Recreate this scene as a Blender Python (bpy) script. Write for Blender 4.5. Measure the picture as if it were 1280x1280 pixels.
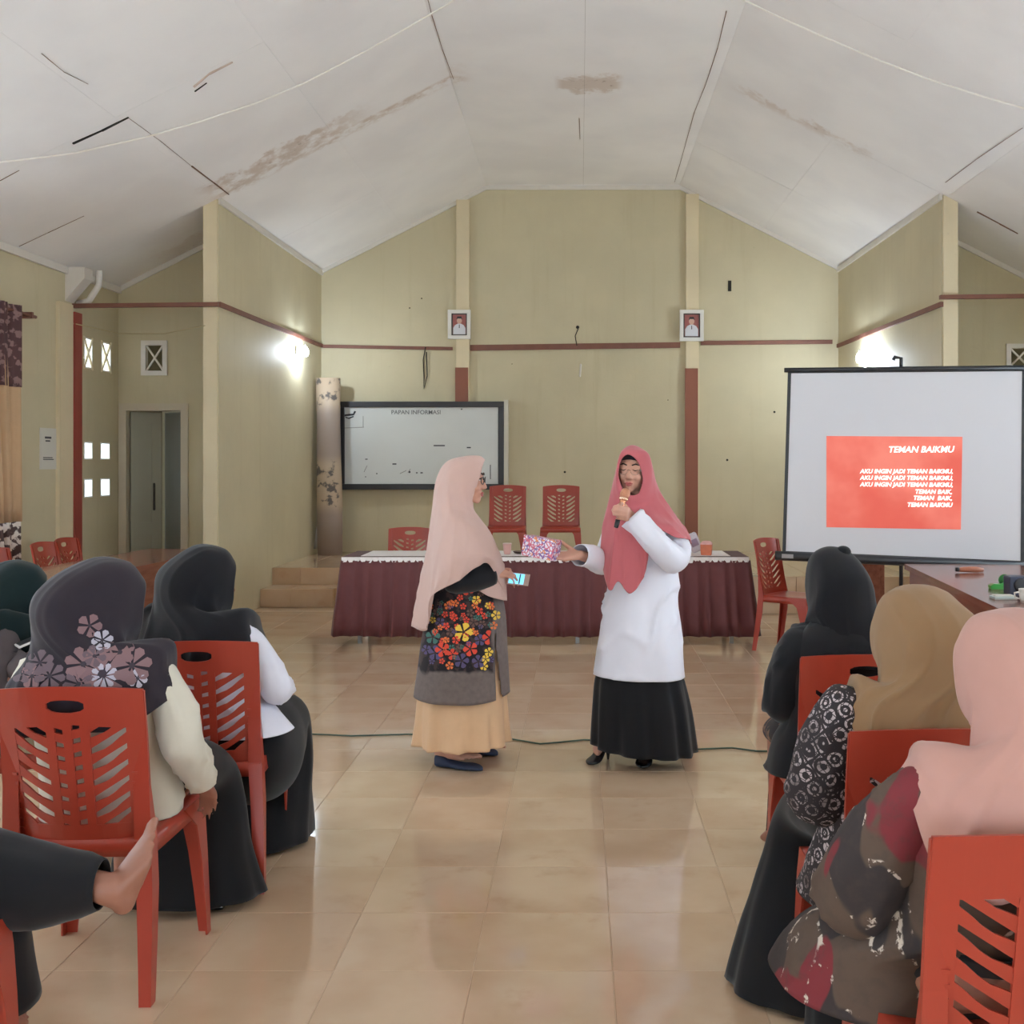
import bpy, bmesh, math, random
from mathutils import Vector as V, Matrix, noise
from mathutils.bvhtree import BVHTree

random.seed(7)
sc = bpy.context.scene
COL = sc.collection
for o in list(bpy.data.objects):
    bpy.data.objects.remove(o)

# ------------------------------------------------------------------ camera, sky, exposure
F, CX, CY, CH = 1350.0, 725.0, 580.0, 1.45          # focal (px), principal point, eye height
cd = bpy.data.cameras.new('camera'); cam = bpy.data.objects.new('camera', cd); COL.objects.link(cam)
cd.sensor_fit = 'HORIZONTAL'; cd.sensor_width = 36.0; cd.lens = F / 1280 * 36
cd.shift_x = (640 - CX) / 1280; cd.shift_y = -(640 - CY) / 1280
cam.location = (0, 0, CH); cam.rotation_euler = (math.pi / 2, 0, 0)
cd.clip_start = 0.05; cd.clip_end = 300
sc.camera = cam
w = bpy.data.worlds.new('sky'); sc.world = w; w.use_nodes = True
wn = w.node_tree.nodes['Background']
wn.inputs['Color'].default_value = (0.76, 0.89, 1.0, 1)          # even overcast sky
wn.inputs['Strength'].default_value = 5.0
sc.view_settings.view_transform = 'Standard'
sc.view_settings.look = 'None'
sc.view_settings.gamma = 1.0
sc.view_settings.use_curve_mapping = False
sc.view_settings.exposure = 1.08
sc.cycles.use_denoising = True
sc.cycles.max_bounces = 12
sc.cycles.diffuse_bounces = 8
sc.cycles.caustics_reflective = False
sc.cycles.caustics_refractive = False
sc.cycles.sample_clamp_indirect = 6.0


def P(px, py, Z):
    return V(((px - CX) * Z / F, Z, CH + (CY - py) * Z / F))


# ------------------------------------------------------------------ materials
def lin(c):
    r = []
    for x in c:
        x = x / 255.0
        r.append(x / 12.92 if x <= 0.04045 else ((x + 0.055) / 1.055) ** 2.4)
    return tuple(r) + (1,)


MATS = {}


def M(name, rgb, rough=.6, metal=0, var=0.0, scale=4.0, bump=0.0, bscale=60.0, emit=None, estr=0, sheen=0, coat=0, spec=None):
    if name in MATS:
        return MATS[name]
    m = bpy.data.materials.new(name); m.use_nodes = True
    nt = m.node_tree; b = nt.nodes['Principled BSDF']
    b.inputs['Base Color'].default_value = lin(rgb)
    b.inputs['Roughness'].default_value = rough
    b.inputs['Metallic'].default_value = metal
    if spec is not None: b.inputs['Specular IOR Level'].default_value = spec
    if coat: b.inputs['Coat Weight'].default_value = coat
    if sheen:
        b.inputs['Sheen Weight'].default_value = sheen; b.inputs['Sheen Roughness'].default_value = .5
    if emit is not None:
        b.inputs['Emission Color'].default_value = lin(emit); b.inputs['Emission Strength'].default_value = estr
    geo = nt.nodes.new('ShaderNodeNewGeometry')
    if var:
        n = nt.nodes.new('ShaderNodeTexNoise'); n.inputs['Scale'].default_value = scale; n.inputs['Detail'].default_value = 6
        nt.links.new(geo.outputs['Position'], n.inputs['Vector'])
        mx = nt.nodes.new('ShaderNodeMixRGB')
        c = lin(rgb)
        mx.inputs[1].default_value = tuple(max(0, x * (1 - var)) for x in c[:3]) + (1,)
        mx.inputs[2].default_value = tuple(min(1, x * (1 + var)) for x in c[:3]) + (1,)
        nt.links.new(n.outputs['Fac'], mx.inputs[0]); nt.links.new(mx.outputs[0], b.inputs['Base Color'])
    if bump:
        n2 = nt.nodes.new('ShaderNodeTexNoise'); n2.inputs['Scale'].default_value = bscale; n2.inputs['Detail'].default_value = 4
        nt.links.new(geo.outputs['Position'], n2.inputs['Vector'])
        bp = nt.nodes.new('ShaderNodeBump'); bp.inputs['Strength'].default_value = bump; bp.inputs['Distance'].default_value = .01
        nt.links.new(n2.outputs['Fac'], bp.inputs['Height']); nt.links.new(bp.outputs['Normal'], b.inputs['Normal'])
    MATS[name] = m
    return m


class N:                                            # small node-graph helper
    def __init__(s, m):
        s.nt = m.node_tree; s.b = s.nt.nodes['Principled BSDF']

    def new(s, t, **kw):
        n = s.nt.nodes.new(t)
        for k, v in kw.items(): setattr(n, k, v)
        return n

    def link(s, a, b): s.nt.links.new(a, b)

    def math(s, op, a, b=None, c=None):
        n = s.new('ShaderNodeMath', operation=op)
        for i, x in enumerate((a, b, c)):
            if x is None: continue
            if isinstance(x, (int, float)): n.inputs[i].default_value = x
            else: s.link(x, n.inputs[i])
        return n.outputs[0]

    def noise(s, vec, scale, detail=4, rough=.5):
        n = s.new('ShaderNodeTexNoise'); n.inputs['Scale'].default_value = scale
        n.inputs['Detail'].default_value = detail; n.inputs['Roughness'].default_value = rough
        s.link(vec, n.inputs['Vector']); return n.outputs['Fac']

    def step(s, x, lo, hi):
        n = s.new('ShaderNodeMapRange', interpolation_type='SMOOTHSTEP')
        n.inputs['From Min'].default_value = lo; n.inputs['From Max'].default_value = hi
        s.link(x, n.inputs['Value']); return n.outputs[0]

    def mix(s, f, a, b):
        n = s.new('ShaderNodeMixRGB')
        if isinstance(f, (int, float)): n.inputs[0].default_value = f
        else: s.link(f, n.inputs[0])
        for i, x in ((1, a), (2, b)):
            if isinstance(x, tuple): n.inputs[i].default_value = x
            else: s.link(x, n.inputs[i])
        return n.outputs[0]

    def pos(s):
        g = s.new('ShaderNodeNewGeometry'); x = s.new('ShaderNodeSeparateXYZ'); s.link(g.outputs['Position'], x.inputs[0])
        return g.outputs['Position'], x.outputs


# ------------------------------------------------------------------ objects
def tag(o, label=None, cat=None, group=None, kind=None):
    if label: o['label'] = label
    if cat: o['category'] = cat
    if group: o['group'] = group
    if kind: o['kind'] = kind
    return o


def thing(name, label, cat, loc=(0, 0, 0), group=None, rz=0):
    o = bpy.data.objects.new(name, None); COL.objects.link(o); o.location = loc; o.rotation_euler.z = rz
    o.empty_display_size = .1
    return tag(o, label, cat, group)


def wloc(o):
    l = V((0, 0, 0))
    while o is not None:
        l = l + o.location; o = o.parent
    return l


class MB:
    """collects simple solids given in world coordinates, links them as ONE mesh object"""
    def __init__(s): s.bm = bmesh.new()

    def box(s, lo, hi, bev=0):
        x0, y0, z0 = lo; x1, y1, z1 = hi
        vs = [s.bm.verts.new(p) for p in ((x0, y0, z0), (x1, y0, z0), (x1, y1, z0), (x0, y1, z0), (x0, y0, z1), (x1, y0, z1), (x1, y1, z1), (x0, y1, z1))]
        fs = [s.bm.faces.new([vs[i] for i in f]) for f in ((3, 2, 1, 0), (4, 5, 6, 7), (0, 1, 5, 4), (1, 2, 6, 5), (2, 3, 7, 6), (3, 0, 4, 7))]
        if bev:
            es = list({e for f in fs for e in f.edges})
            bmesh.ops.bevel(s.bm, geom=es, offset=bev, segments=2, affect='EDGES', profile=.6)
        return s

    def poly(s, pts):
        s.bm.faces.new([s.bm.verts.new(p) for p in pts]); return s

    def prism(s, pts, d):
        """polygon (list of points) extruded by vector d"""
        d = V(d); a = [s.bm.verts.new(p) for p in pts]; b = [s.bm.verts.new(V(p) + d) for p in pts]
        n = len(a); s.bm.faces.new(a[::-1]); s.bm.faces.new(b)
        for i in range(n): s.bm.faces.new((a[i], a[(i + 1) % n], b[(i + 1) % n], b[i]))
        return s

    def tube(s, pts, r, seg=8):
        """round tube along points; r a number or list"""
        pts = [V(p) for p in pts]; n = len(pts)
        rs = r if isinstance(r, (list, tuple)) else [r] * n
        rings = []; ref = None
        for i, p in enumerate(pts):
            t = (pts[min(i + 1, n - 1)] - pts[max(i - 1, 0)]).normalized()
            if ref is None: ref = t.orthogonal().normalized()
            a = (ref - t * ref.dot(t))
            a = a.normalized() if a.length > 1e-6 else t.orthogonal().normalized()
            ref = a; b = t.cross(a)
            rings.append([s.bm.verts.new(p + (a * math.cos(k * 2 * math.pi / seg) + b * math.sin(k * 2 * math.pi / seg)) * rs[i]) for k in range(seg)])
        for i in range(n - 1):
            for k in range(seg):
                s.bm.faces.new((rings[i][k], rings[i][(k + 1) % seg], rings[i + 1][(k + 1) % seg], rings[i + 1][k]))
        s.bm.faces.new(rings[0][::-1]); s.bm.faces.new(rings[-1])
        return s

    def lathe(s, prof, c, axis=(0, 0, 1), seg=20):
        """profile [(r, h)] turned about axis through c"""
        ax = V(axis).normalized(); a = ax.orthogonal().normalized(); b = ax.cross(a); c = V(c)
        return s._rings([[c + ax * h + (a * math.cos(k * 2 * math.pi / seg) + b * math.sin(k * 2 * math.pi / seg)) * max(r, 1e-4) for k in range(seg)] for r, h in prof])

    def _rings(s, rr):
        rings = [[s.bm.verts.new(p) for p in r] for r in rr]; seg = len(rr[0])
        for i in range(len(rings) - 1):
            for k in range(seg):
                s.bm.faces.new((rings[i][k], rings[i][(k + 1) % seg], rings[i + 1][(k + 1) % seg], rings[i + 1][k]))
        s.bm.faces.new(rings[0][::-1]); s.bm.faces.new(rings[-1])
        return s

    def ell(s, c, r, rot=None, seg=16, rng=10):
        c = V(c); rr = []
        for i in range(rng + 1):
            th = math.pi * (i + .001) / (rng + .002)
            ring = []
            for k in range(seg):
                q = V((r[0] * math.sin(th) * math.cos(k * 2 * math.pi / seg), r[1] * math.sin(th) * math.sin(k * 2 * math.pi / seg), -r[2] * math.cos(th)))
                ring.append(c + (rot @ q if rot else q))
            rr.append(ring)
        return s._rings(rr)

    def cap(s, p0, r0, p1, r1, seg=12):
        """tapered capsule with round ends"""
        p0, p1 = V(p0), V(p1); t = (p1 - p0)
        L = t.length; t = t.normalized() if L > 1e-6 else V((0, 0, 1))
        a = t.orthogonal().normalized(); b = t.cross(a); rr = []
        for i in range(5):
            th = math.pi / 2 * (1 - i / 4.0) * .98
            rr.append((p0 - t * r0 * math.sin(th), r0 * math.cos(th)))
        for i in range(5):
            th = math.pi / 2 * (i / 4.0) * .98
            rr.append((p1 + t * r1 * math.sin(th), r1 * math.cos(th)))
        return s._rings([[c + (a * math.cos(k * 2 * math.pi / seg) + b * math.sin(k * 2 * math.pi / seg)) * r for k in range(seg)] for c, r in rr])

    def mesh(s, name, off=None, smooth=False):
        bmesh.ops.recalc_face_normals(s.bm, faces=s.bm.faces)
        if off is not None and off.length > 0: bmesh.ops.translate(s.bm, verts=s.bm.verts, vec=-off)
        me = bpy.data.meshes.new(name); s.bm.to_mesh(me); s.bm.free()
        if smooth:
            for p in me.polygons: p.use_smooth = True
        return me

    def build(s, name, mat, parent=None, smooth=False, kind=None, label=None):
        off = wloc(parent) if parent else None
        me = s.mesh(name, off, smooth)
        return link(name, me, mat, parent, kind, label)


def link(name, me, mat, parent=None, kind=None, label=None):
    for m in (mat if isinstance(mat, (list, tuple)) else [mat]): me.materials.append(m)
    o = bpy.data.objects.new(name, me); COL.objects.link(o)
    if parent: o.parent = parent
    if kind: o['kind'] = kind
    if label: o['label'] = label
    return o


def copy_tree(o, parent=None):
    c = o.copy(); COL.objects.link(c); c.parent = parent
    for ch in list(o.children): copy_tree(ch, c)
    return c


def crom(a, b, c, d, t):
    return a * (-.5 * t + t * t - .5 * t ** 3) + b * (1 - 2.5 * t * t + 1.5 * t ** 3) + c * (.5 * t + 2 * t * t - 1.5 * t ** 3) + d * (-.5 * t * t + .5 * t ** 3)


def finish_cloth(verts, faces, name, mat, parent, thick, wr, wrs, label=None, seed=0, disp=None):
    off = wloc(parent) if parent else V((0, 0, 0))
    me = bpy.data.meshes.new(name)
    me.from_pydata([tuple(v) for v in verts], [], faces); me.update()
    bm = bmesh.new(); bm.from_mesh(me)
    bmesh.ops.recalc_face_normals(bm, faces=bm.faces)
    bm.normal_update()
    if wr:
        sd = V((seed * 3.1, seed * 1.7, 0))
        dv = []
        for v in bm.verts:
            q = v.co * wrs + sd
            d = noise.noise(V((q.x, q.y, q.z * .45))) + .5 * noise.noise(V((q.x * 2.3, q.y * 2.3, q.z * 1.0)) + V((9, 4, 1)))
            dv.append(v.normal * (d * wr))
        for v, d in zip(bm.verts, dv): v.co += d
    if disp:
        bm.normal_update(); bm.verts.ensure_lookup_table()
        dv = [v.normal * disp[i] for i, v in enumerate(bm.verts)]
        for v, d in zip(bm.verts, dv): v.co += d
    bmesh.ops.translate(bm, verts=bm.verts, vec=-off)
    bm.to_mesh(me); bm.free()
    for p in me.polygons: p.use_smooth = True
    o = link(name, me, mat, parent, None, label)
    if thick:
        s = o.modifiers.new('thickness', 'SOLIDIFY'); s.thickness = thick; s.offset = -1
    return o


def patch(name, cols, mat, parent, nu=10, nv=6, thick=.004, wr=.004, wrs=9.0, label=None, seed=0, closed=True, folds=None):
    """smooth surface through a grid of points: cols[i][j], i runs round the body, j from the inner edge to the hem"""
    cols = [[V(p) for p in c] for c in cols]; n = len(cols); m = len(cols[0])
    rows = []
    for c in cols:
        r = []
        for j in range(m - 1):
            for k in range(nv):
                r.append(crom(c[max(j - 1, 0)], c[j], c[j + 1], c[min(j + 2, m - 1)], k / nv))
        r.append(c[-1]); rows.append(r)
    R = len(rows[0]); verts = []; idx = {}
    rng = n if closed else n - 1
    U = rng * nu + (0 if closed else 1)
    for u in range(U):
        i, k = divmod(u, nu)
        if not closed and i == n - 1: i, k = n - 2, nu
        g = (lambda q: q % n) if closed else (lambda q: min(max(q, 0), n - 1))
        for j in range(R):
            verts.append(crom(rows[g(i - 1)][j], rows[g(i)][j], rows[g(i + 1)][j], rows[g(i + 2)][j], k / nu))
    faces = []
    for u in range(U if closed else U - 1):
        u2 = (u + 1) % U
        for j in range(R - 1):
            faces.append((u * R + j, u2 * R + j, u2 * R + j + 1, u * R + j + 1))
    disp = None
    if folds:                                        # soft drape folds running from the head down to the hem
        k, amp, t0 = folds; disp = []
        for u in range(U):
            a = 2 * math.pi * u / U
            for j in range(R):
                t = j / (R - 1); g = max(0.0, min(1.0, (t - t0) / (1 - t0)))
                ph = 1.6 * noise.noise(V((math.cos(a) * 1.5 + seed, math.sin(a) * 1.5, t * 1.6)))
                q = math.sin(k * a + 2.2 * t + 2.5 * ph + seed)
                disp.append(amp * g * (1 - abs(q)) ** 2 * (0.6 + .8 * noise.noise(V((a * 1.3, t * 2 + seed, 4)))) )
    return finish_cloth(verts, faces, name, mat, parent, thick, wr, wrs, label, seed, disp)


def loft(name, rings, mat, parent, n=56, nv=6, thick=.004, wr=.004, wrs=9.0, pleat=None, cut=None, cap=False, label=None, seed=0, folds=None):
    """garment tube. ring = (centre, u half-axis, v half-axis[, exponent])"""
    rg = [(V(r[0]), V(r[1]), V(r[2]), (r[3] if len(r) > 3 else 2.0)) for r in rings]
    m = len(rg); out = []
    for j in range(m - 1):
        for k in range(nv if j < m - 2 else nv + 1):
            t = k / nv; a, b, c, d = rg[max(j - 1, 0)], rg[j], rg[j + 1], rg[min(j + 2, m - 1)]
            out.append([crom(a[q], b[q], c[q], d[q], t) for q in range(3)] + [b[3] + (c[3] - b[3]) * t])
    verts = []; faces = []; R = len(out)
    for j, (c, u, v, e) in enumerate(out):
        for k in range(n):
            th = 2 * math.pi * k / n; cs, sn = math.cos(th), math.sin(th)
            x = math.copysign(abs(cs) ** (2 / e), cs); y = math.copysign(abs(sn) ** (2 / e), sn)
            g = 1.0
            if pleat: g += pleat(th, j / (R - 1))
            verts.append(c + (u * x + v * y) * g)
    for j in range(R - 1):
        for k in range(n):
            if cut and cut(2 * math.pi * (k + .5) / n, (j + .5) / (R - 1)): continue
            faces.append((j * n + k, j * n + (k + 1) % n, (j + 1) * n + (k + 1) % n, (j + 1) * n + k))
    disp = None
    if folds:                                        # slanting pull wrinkles
        k, sl_, amp = folds; disp = []
        for j in range(R):
            for q in range(n):
                th = 2 * math.pi * q / n; t = j / (R - 1)
                ph = noise.noise(V((math.cos(th) * 2 + seed, math.sin(th) * 2, t * 3)))
                v_ = 1 - abs(math.sin(k * math.cos(th) + sl_ * t + 2.4 * ph))
                disp.append(amp * v_ ** 3 * max(0, .4 + 1.2 * noise.noise(V((math.cos(th) * 2.2, math.sin(th) * 2.2 + seed, t * 4)))))
    if cap:
        faces.append(tuple(range(n))[::-1])
        faces.append(tuple((R - 1) * n + k for k in range(n)))
    return finish_cloth(verts, faces, name, mat, parent, thick, wr, wrs, label, seed, disp)


def limb_rings(pts, rs, flat=1.0, up=None):
    pts = [V(p) for p in pts]; out = []; n = len(pts); ref = V(up) if up else None
    for i, p in enumerate(pts):
        t = (pts[min(i + 1, n - 1)] - pts[max(i - 1, 0)]).normalized()
        if ref is None: ref = t.orthogonal().normalized()
        a = ref - t * ref.dot(t); a = a.normalized() if a.length > 1e-5 else t.orthogonal().normalized()
        ref = a; b = t.cross(a)
        out.append((p, a * rs[i], b * rs[i] * flat))
    return out


def decals(name, target, items, mats, parent):
    """printed flowers: each (origin, direction, up, size, petals, material index, spin) laid on the cloth by ray casting"""
    bpy.context.view_layer.update()
    off = wloc(target)
    bm0 = bmesh.new(); bm0.from_mesh(target.data); bmesh.ops.translate(bm0, verts=bm0.verts, vec=off)
    bvh = BVHTree.FromBMesh(bm0); bm0.free()
    verts = []; faces = []; mi = []
    for (o, d, up, size, pet, m, spin) in items:
        d = V(d).normalized(); up = V(up); rt = d.cross(up).normalized(); up = rt.cross(d).normalized(); o = V(o)
        hc = bvh.ray_cast(o, d)
        if hc[0] is None: continue
        lift = .0015 + .0012 * random.random()

        def put(x, y, ex=0):
            h = bvh.ray_cast(o + rt * x + up * y, d)
            if h[0] is None or (h[0] - hc[0]).length > size * 2.2: return None
            verts.append(h[0] - d * (lift + ex)); return len(verts) - 1
        for k in range(pet):
            a = spin + 2 * math.pi * k / pet; w_ = math.pi / pet * .92
            pl = [(0.12, 0), (.55, -w_ * .75), (.85, -w_ * .8), (1.0, -w_ * .3), (1.0, w_ * .3), (.85, w_ * .8), (.55, w_ * .75)]
            ids = [put(size * r * math.cos(a + t), size * r * math.sin(a + t)) for r, t in pl]
            if None in ids: continue
            faces.append(ids); mi.append(m)
        ids = [put(size * .17 * math.cos(t * math.pi / 3), size * .17 * math.sin(t * math.pi / 3), .001) for t in range(6)]
        if None not in ids:
            faces.append(ids); mi.append(len(mats) - 1)
    me = bpy.data.meshes.new(name); me.from_pydata([tuple(v - off) for v in verts], [], faces)
    for m in mats: me.materials.append(m)
    for p, m in zip(me.polygons, mi): p.material_index = m
    o = bpy.data.objects.new(name, me); COL.objects.link(o); o.parent = parent
    return o


def text(s, size, loc, rot, mat, parent, name='lettering', align='CENTER', shear=0, bold=0):
    cu = bpy.data.curves.new(name, 'FONT'); cu.body = s; cu.size = size; cu.align_x = align; cu.align_y = 'CENTER'
    cu.shear = shear; cu.offset = bold; cu.extrude = .0004; cu.resolution_u = 3
    o = bpy.data.objects.new(name, cu); COL.objects.link(o); cu.materials.append(mat)
    me = bpy.data.meshes.new_from_object(o.evaluated_get(bpy.context.evaluated_depsgraph_get()))
    bpy.data.objects.remove(o); o = bpy.data.objects.new(name, me); COL.objects.link(o)
    if not me.materials: me.materials.append(mat)
    o.rotation_euler = rot; o.parent = parent; o['kind'] = 'stuff'
    o.location = V(loc) - (wloc(parent) if parent else V((0, 0, 0)))
    return o

# ------------------------------------------------------------------ room
XC, HALF, HR, SL = 0.04, 1.2, 4.90, 0.51          # ridge centre, half width of the flat strip, height, slope
ZB, ZP, ZE, XW, XO = 13.4, 9.7, 10.6, 3.25, 4.53    # back wall, stage mouth, end walls, wing walls, outer walls
Y0 = -4.0                                           # rear of the hall
SH = 0.36                                           # stage height


def ceil(x):
    return HR - SL * max(0.0, abs(x - XC) - HALF)


def on_ceiling(px, py, d=.03):
    Z = 6.0
    for _ in range(80):
        p = P(px, py, Z); Z += .35 * (ceil(p.x) - d - p.z) / max(.05, (CY - py) / F + .1)
    return P(px, py, Z)


def wall_mat(name, rgb):
    m = M(name, rgb, rough=.62, spec=.25)
    g = N(m); pos, xyz = g.pos()
    big = g.noise(pos, .9, 5, .6); fine = g.noise(pos, 11, 5, .65)
    mp = g.new('ShaderNodeMapping'); mp.inputs['Scale'].default_value = (5, 5, .35); g.link(pos, mp.inputs[0])
    drip = g.noise(mp.outputs[0], 1.6, 5, .6)
    c = lin(rgb)
    c1 = g.mix(g.step(big, .3, .75), tuple(x * .93 for x in c[:3]) + (1,), tuple(min(1, x * 1.05) for x in c[:3]) + (1,))
    c2 = g.mix(g.math('MULTIPLY', g.step(drip, .52, .78), .22), c1, tuple(a * b for a, b in zip(c[:3], (.72, .66, .55))) + (1,))
    c3 = g.mix(g.math('MULTIPLY', g.step(fine, .66, .76), .25), c2, tuple(x * .7 for x in c[:3]) + (1,))
    g.link(c3, g.b.inputs['Base Color'])
    bp = g.new('ShaderNodeBump'); bp.inputs['Strength'].default_value = .12; bp.inputs['Distance'].default_value = .01
    g.link(g.noise(pos, 35, 4), bp.inputs['Height']); g.link(bp.outputs[0], g.b.inputs['Normal'])
    return m


WALL = wall_mat('wall_paint', (200, 190, 160))
WALLP = wall_mat('pillar_paint', (218, 204, 172))
WHITE = M('white_trim', (215, 210, 202), rough=.5, var=.06, scale=8)
WOOD_R = M('rail_wood', (122, 78, 64), rough=.6, var=.25, scale=9)
BROWNP = M('brown_paint', (138, 82, 62), rough=.5, var=.06, scale=3)
REDP = M('red_paint', (150, 66, 58), rough=.45, var=.05)
DARK = M('dark_gap', (40, 36, 32), rough=.9)
GLASS = bpy.data.materials.new('window_glass'); GLASS.use_nodes = True
_g = N(GLASS); _t = _g.new('ShaderNodeBsdfTransparent'); _gl = _g.new('ShaderNodeBsdfGlossy'); _gl.inputs['Roughness'].default_value = .03
_mx = _g.new('ShaderNodeMixShader'); _mx.inputs[0].default_value = .06
_g.link(_t.outputs[0], _mx.inputs[1]); _g.link(_gl.outputs[0], _mx.inputs[2])
_g.link(_mx.outputs[0], _g.nt.nodes['Material Output'].inputs['Surface'])


def tile_mat():
    m = M('floor_tile', (208, 180, 148), rough=.16, spec=.75)
    g = N(m); pos, xyz = g.pos(); oi = g.new('ShaderNodeObjectInfo')
    ad = g.new('ShaderNodeVectorMath', operation='ADD'); g.link(pos, ad.inputs[0])
    sc_ = g.new('ShaderNodeVectorMath', operation='SCALE'); sc_.inputs[0].default_value = (13, 7, 3); g.link(oi.outputs['Random'], sc_.inputs['Scale'])
    g.link(sc_.outputs[0], ad.inputs[1])
    vein = g.noise(ad.outputs[0], 4.5, 7, .6); cloud = g.noise(ad.outputs[0], 2.2, 4, .5)
    a = g.mix(g.step(cloud, .3, .7), lin((193, 163, 134)), lin((206, 181, 154)))
    b = g.mix(g.math('MULTIPLY', g.step(vein, .55, .75), .6), a, lin((182, 148, 118)))
    c = g.mix(g.math('MULTIPLY', g.math('SUBTRACT', oi.outputs['Random'], .5), .12), b, lin((230, 210, 180)))
    g.link(c, g.b.inputs['Base Color'])
    rr = g.math('MULTIPLY_ADD', g.noise(pos, 3.0, 5), .07, .05); g.link(rr, g.b.inputs['Roughness'])
    return m


TILE = tile_mat()
GROUT = M('grout', (186, 160, 132), rough=.8)

# floor: slab plus single tiles (the 300 nearest in view), the rest as one joined field
floor = MB().box((-XO - .15, Y0, -.12), (XO + .15, ZB + .2, -.0016)).build('floor', GROUT, None, kind='structure')
TS = .40


def tile_box(mb, x0, y0, x1, y1, z, t=.0078):
    g, b = .0010, .0016
    x0 += g; y0 += g; x1 -= g; y1 -= g
    lo = [mb.bm.verts.new(p) for p in ((x0, y0, z - t), (x1, y0, z - t), (x1, y1, z - t), (x0, y1, z - t))]
    md = [mb.bm.verts.new(p) for p in ((x0, y0, z - .0012), (x1, y0, z - .0012), (x1, y1, z - .0012), (x0, y1, z - .0012))]
    hi = [mb.bm.verts.new(p) for p in ((x0 + b, y0 + b, z), (x1 - b, y0 + b, z), (x1 - b, y1 - b, z), (x0 + b, y1 - b, z))]
    mb.bm.faces.new(hi)
    for k in range(4):
        j = (k + 1) % 4
        mb.bm.faces.new((lo[k], lo[j], md[j], md[k])); mb.bm.faces.new((md[k], md[j], hi[j], hi[k]))


cells = []
X00 = .094 - 12 * TS; Z00 = 3.09 - 18 * TS
for i in range(24):
    for j in range(int((ZE - Z00) / TS) + 1):
        x0, y0 = X00 + i * TS, Z00 + j * TS
        x1, y1 = min(x0 + TS, XO), min(y0 + TS, ZE)
        x0, y0 = max(x0, -XO), max(y0, Y0)
        if x1 - x0 < .03 or y1 - y0 < .03: continue
        cx_, cy_ = (x0 + x1) / 2, (y0 + y1) / 2
        vis = False
        if cy_ > 1.2:
            px = CX + cx_ * F / cy_; py = CY + CH * F / cy_
            vis = 330 < px < 1010 and py < 1330 and abs((x1 - x0) * (y1 - y0) - .16) < .001
        cells.append((0 if vis else 1, math.hypot(cx_, cy_), x0, y0, x1, y1))
cells.sort()
mb = MB(); tile_box(mb, -TS / 2, -TS / 2, TS / 2, TS / 2, 0); tile_me = mb.mesh('tile'); tile_me.materials.append(TILE)
rest = MB(); cnt = 0
for v, d, x0, y0, x1, y1 in cells:
    if v == 0 and cnt < 290:
        o = bpy.data.objects.new('tile', tile_me); COL.objects.link(o); o.parent = floor
        o.location = ((x0 + x1) / 2, (y0 + y1) / 2, random.uniform(-.0003, .0003)); cnt += 1
        o.rotation_euler = (random.uniform(-.0008, .0008), random.uniform(-.0008, .0008), 0)
    else:
        tile_box(rest, x0, y0, x1, y1, 0)
rest.build('tile_field', TILE, floor, kind='stuff')

# stage and steps, faced with the same tiles
stage = MB()
stage.box((-XW - .2, 11.35, 0), (-2.1, ZB, SH - .008)).box((-2.1, 10.45, 0), (XW + .2, ZB, SH - .008))
stage = stage.build('stage', GROUT, None, kind='structure'); stage['label'] = 'low tiled stage platform along the back wall'
steps = MB().box((-XW - .2, 10.94, 0), (-2.5, 11.36, .175)).build('stage_step', GROUT, None, kind='structure')
steps['label'] = 'single tiled step up to the stage at the left wall'


def riser(y, x0, x1, z0, z1, parent, n):
    L = (x1 - x0) / n
    for k in range(n):
        MB().box((x0 + k * L + .0015, y - .008, z0), (x0 + (k + 1) * L - .0015, y + .001, z1), .001).build('tile', TILE, parent)


riser(11.35, -XW - .1, -2.1, .002, SH, stage, 3)
riser(10.45, -2.1, XW + .1, .002, SH, stage, 13)
riser(10.94, -XW - .1, -2.5, .002, .182, steps, 2)
for k in range(2):
    MB().box((-XW - .1 + k * .425 + .0015, 10.94, .174), (-XW - .1 + (k + 1) * .425 - .0015, 11.345, .182), .001).build('tile', TILE, steps)
MB().box((-2.501, 10.945, .002), (-2.492, 11.345, .182), .001).build('tile', TILE, steps)
st = MB()
for i in range(17):
    for j in range(8):
        x0 = -XW - .1 + i * TS; y0 = 10.45 + j * TS
        if x0 < -2.1 and y0 < 11.3: y0 = 11.342 if y0 > 11.0 else None
        if y0 is None: continue
        tile_box(st, x0, y0, x0 + TS, min(10.45 + (j + 1) * TS, ZB), SH)
st.build('tile_field', TILE, stage, kind='stuff')

# ------------------------------------------------------------------ ceiling: sheets with open joints
cm = M('ceiling_sheet', (232, 230, 230), rough=.75, spec=.2)
g = N(cm); pos, xyz = g.pos()
nz = g.noise(pos, 5.0, 6, .65); nz2 = g.noise(pos, 1.3, 4, .5); nz3 = g.noise(pos, 17, 5, .7)
base = g.mix(g.step(nz2, .3, .7), lin((232, 230, 230)), lin((240, 238, 237)))


def band(v, lo, hi, s):
    return g.math('MULTIPLY', g.step(v, lo - s, lo + s), g.math('SUBTRACT', 1.0, g.step(v, hi - s, hi + s)))


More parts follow.
